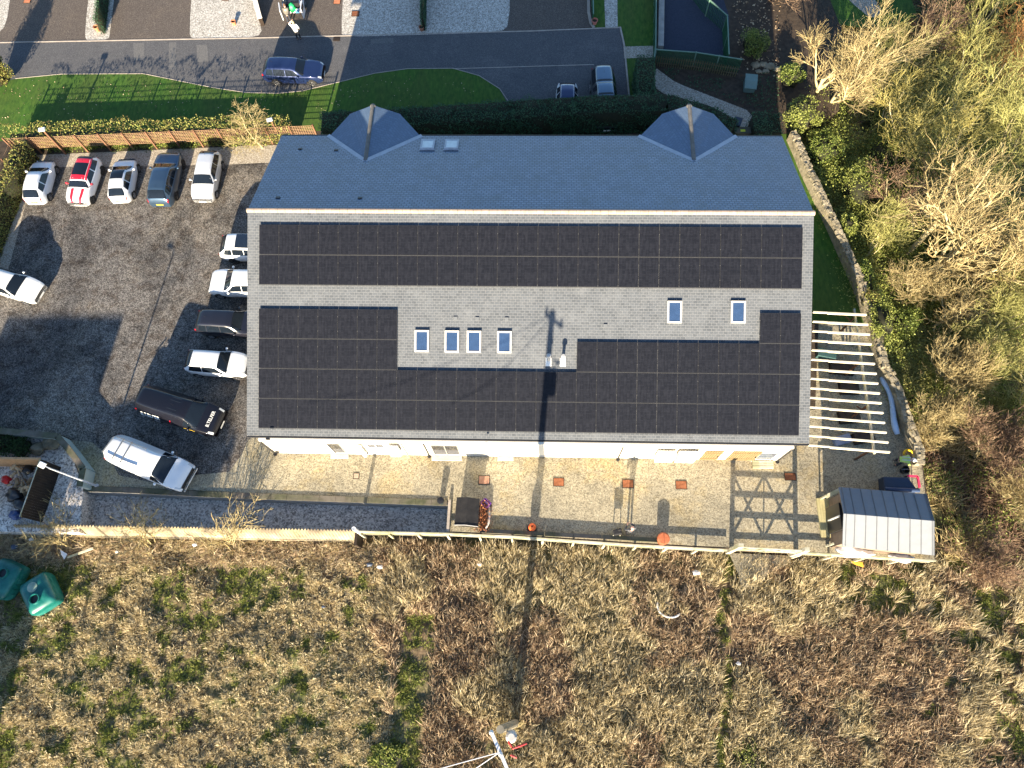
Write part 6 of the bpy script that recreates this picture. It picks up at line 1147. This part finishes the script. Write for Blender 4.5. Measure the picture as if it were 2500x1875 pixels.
def tank(px, py, rz, lb, L=2.15, W=1.75, Hh=1.25):
    q = G(px, py, LOW+Hh); T = thing('oil_tank', lb, 'tank', (q.x, q.y, LOW), rz); n = 14; m = MB(); V = []; k = 22
    prof = [(0, .86), (.08, .95), (.3, 1.0), (.62, 1.0), (.66, .97), (.7, 1.0), (.85, .92), (.96, .72), (1.0, .45)]
    for (zf_, s_) in prof:
        for j in range(k):
            t = 2*math.pi*j/k; ca, sa = math.cos(t), math.sin(t); ex = .3; V.append((L/2*s_*math.copysign(abs(ca)**ex, ca), W/2*s_*math.copysign(abs(sa)**ex, sa), .05+zf_*Hh))
    m.add(V, [(i*k+j, i*k+(j+1) % k, (i+1)*k+(j+1) % k, (i+1)*k+j) for i in range(len(prof)-1) for j in range(k)]+[tuple((len(prof)-1)*k+j for j in range(k))]); m.build('body', teal, T, smooth=True)
    for x_ in (-.6, -.3, 0, .3, .6): MB().tube([(x_, -W*.49, .25), (x_, -W*.51, Hh*.6), (x_, -W*.44, Hh*.9)], .03, 6).build('moulded_rib', teal, T)
    MB().lathe((.35, -.1, Hh), [(.3, 0), (.3, .2), (.26, .2), (.25, .02)], 20, cap=False).lathe((.35, -.1, Hh+.05), [(0, 0), (.25, .01), (0, .02)], 16, mi=1).build('filler_collar', [teal, blackpl], T)
    MB().lathe((-.4, .0, Hh), [(.28, 0), (.3, .07), (.18, .1), (0, .1)], 20).build('inspection_lid', mat('grey_lid', [(.3, (.22, .32, .25)), (.7, (.35, .45, .36))]), T); return T
tank(86, 1448, -.95, 'teal plastic tank lying in the grass with an open round filler'); tank(-2, 1412, 1.2, 'teal plastic tank cut off by the left edge above the other tank')
tag(MB().add([(p.x, p.y, LOW+z_) for p, z_ in zip([G(152, 1343, LOW+.3), G(167, 1353, LOW+.3), G(158, 1366, LOW+.3), G(153, 1355, LOW+.3)], (.5, .42, .35, .45))]+[(G(160, 1354, LOW+.3).x, G(160, 1354, LOW+.3).y, LOW+.1)], [(0, 3, 2, 1), (0, 1, 4), (1, 2, 4), (2, 3, 4), (3, 0, 4)]).build('broken_sheet', whitep), 'white angular broken panel lying on the grass near the corrugated wall', 'panel')
tag(MB().beam(G(165, 1361, LOW+.25), G(228, 1338, LOW+.25), .13, .08).build('plank', timber_w), 'long grey plank lying beside the white broken panel', 'plank')
for i, (px, py, r, lb) in enumerate([(286, 1347, .1, 'tiny white scrap right of the long plank'), (77, 1317, .13, 'white scrap in front of the corrugated wall near its left end'), (36, 1335, .22, 'pale blue crushed bottle shape above the tanks'), (902, 1378, .17, 'dull blue grey scrap in brown stalks below the wall end'), (928, 1384, .15, 'pale crumpled scrap right of the blue grey scrap'), (1171, 1378, .13, 'white scrap in the brown stalks left of the pole shadow'), (476, 1330, .14, 'pale stone shape beside the middle shrub'), (1700, 1398, .2, 'white crumpled sheet near the gateway gravel'), (1803, 1620, .12, 'small white scrap on the narrow green track'), (790, 1481, .1, 'small blue scrap in the straw coloured grass')]):
    q = G(px, py, LOW+.3); blob((q.x, q.y, LOW+.32), r, whitep if i not in (2, 3, 9) else flat('blue_scrap', (.05, .07, .11), .5), 'litter', lb, 'litter', (1.2, .8, .5), .6, i+40, 2)
m = MB(); ctr = G(1636, 1478, LOW+.35); pts_ = [ctr+Vector((.75*math.cos(t), .75*math.sin(t)*.9, .05*math.sin(3*t))) for t in [math.radians(165+k*11) for k in range(15)]]; m.tube(pts_, [.03]+[.055]*13+[.03], 8); tag(m.build('white_hose', whitep, smooth=True), 'curved length of white hose in the brown field below the gateway', 'hose')
q = G(2086, 1378, LOW+.2); tag(MB().add([(q.x-.3, q.y+.15, LOW+.5), (q.x+.4, q.y-.2, LOW+.5), (q.x+.35, q.y+.1, LOW+.55), (q.x, q.y, LOW+.2)], [(0, 1, 2), (0, 3, 1), (1, 3, 2), (2, 3, 0)]).build('orange_sheet', flat('orange_sheet', (.7, .3, .03), .5)), 'torn orange plastic sheet below the rail fence near the garden room', 'plastic sheet')

# ------------------------------------------------------------------ north garden objects
q = G(1833, 200, .6); T = thing('grit_bin', 'grey green grit bin with sloping lid at the end of the picket fence', 'grit bin', (q.x, q.y, 0), -.12); gb = flat('grey_green_plastic', (.14, .22, .2), .5)
MB().box((0, 0, .3), (.8, 1.0, .6)).build('bin_body', gb, T, bevel=.04); MB().add([(-.45, -.62, .58), (.45, -.62, .58), (.45, -.05, .78), (-.45, -.05, .78), (-.45, .55, .82), (.45, .55, .82), (-.45, -.6, .5), (.45, -.6, .5)], [(0, 1, 2, 3), (3, 2, 5, 4), (6, 7, 1, 0)]).build('lid', gb, T)
q = G(1800, 300, .8); T = thing('wheelie_bin', 'black lidded wheelie bin tucked beside the curved path', 'bin', (q.x, q.y, 0), -.35); MB().box((0, 0, .45), (.5, .6, .9)).build('bin_body', blackpl, T, bevel=.03); MB().box((0, .02, .94), (.56, .7, .07), rx=.08).build('lid', flat('slate_lid', (.03, .04, .06), .4), T, bevel=.02)
for sx in (-.2, .2): MB().lathe((sx, .3, .1), [(.1, -.03), (.1, .03)], 12, ax=Matrix.Rotation(math.pi/2, 3, 'Y')).build('wheel', tyre_m, T)
q = G(1812, 321, .6); T = thing('olive_box', 'olive storage box with yellow sticker beside the building back wall', 'box', (q.x, q.y, 0)); MB().box((0, 0, .35), (1.1, .5, .7)).build('box', timber_gr, T, bevel=.02); MB().box((0, 0, .73), (1.16, .56, .06)).build('lid', timber_gr, T); MB().box((.0, -.05, .765), (.34, .2, .01)).build('sticker', flat('yellow_sticker', (.75, .7, .03), .5), T)
q = G(2142, 12, 0); T = thing('path_light', 'dark garden light with pale top beside the wood edge path', 'garden light', (q.x, q.y, 0)); MB().tube([(0, 0, 0), (0, 0, 1.0)], .05, 8).build('post', blackpl, T); MB().lathe((0, 0, 1.0), [(.09, 0), (.1, .12), (0, .15)], 12).build('lamp_head', whitep, T)
x_, y_ = G(1835, 130)[:2]
for i, (px, py, r) in enumerate([(1845, 160, .3), (1862, 158, .25), (1880, 163, .32), (1896, 170, .25), (1870, 175, .22), (1852, 176, .2)]): q = G(px, py, 0); blob((q.x, q.y, .05), r, stone_m, 'rockery_stone', 'pale rockery stone heaped at the end of the picket fence', 'stone', (1.3, 1, .6), .5, 60+i, 2, None, 'rockery stones')
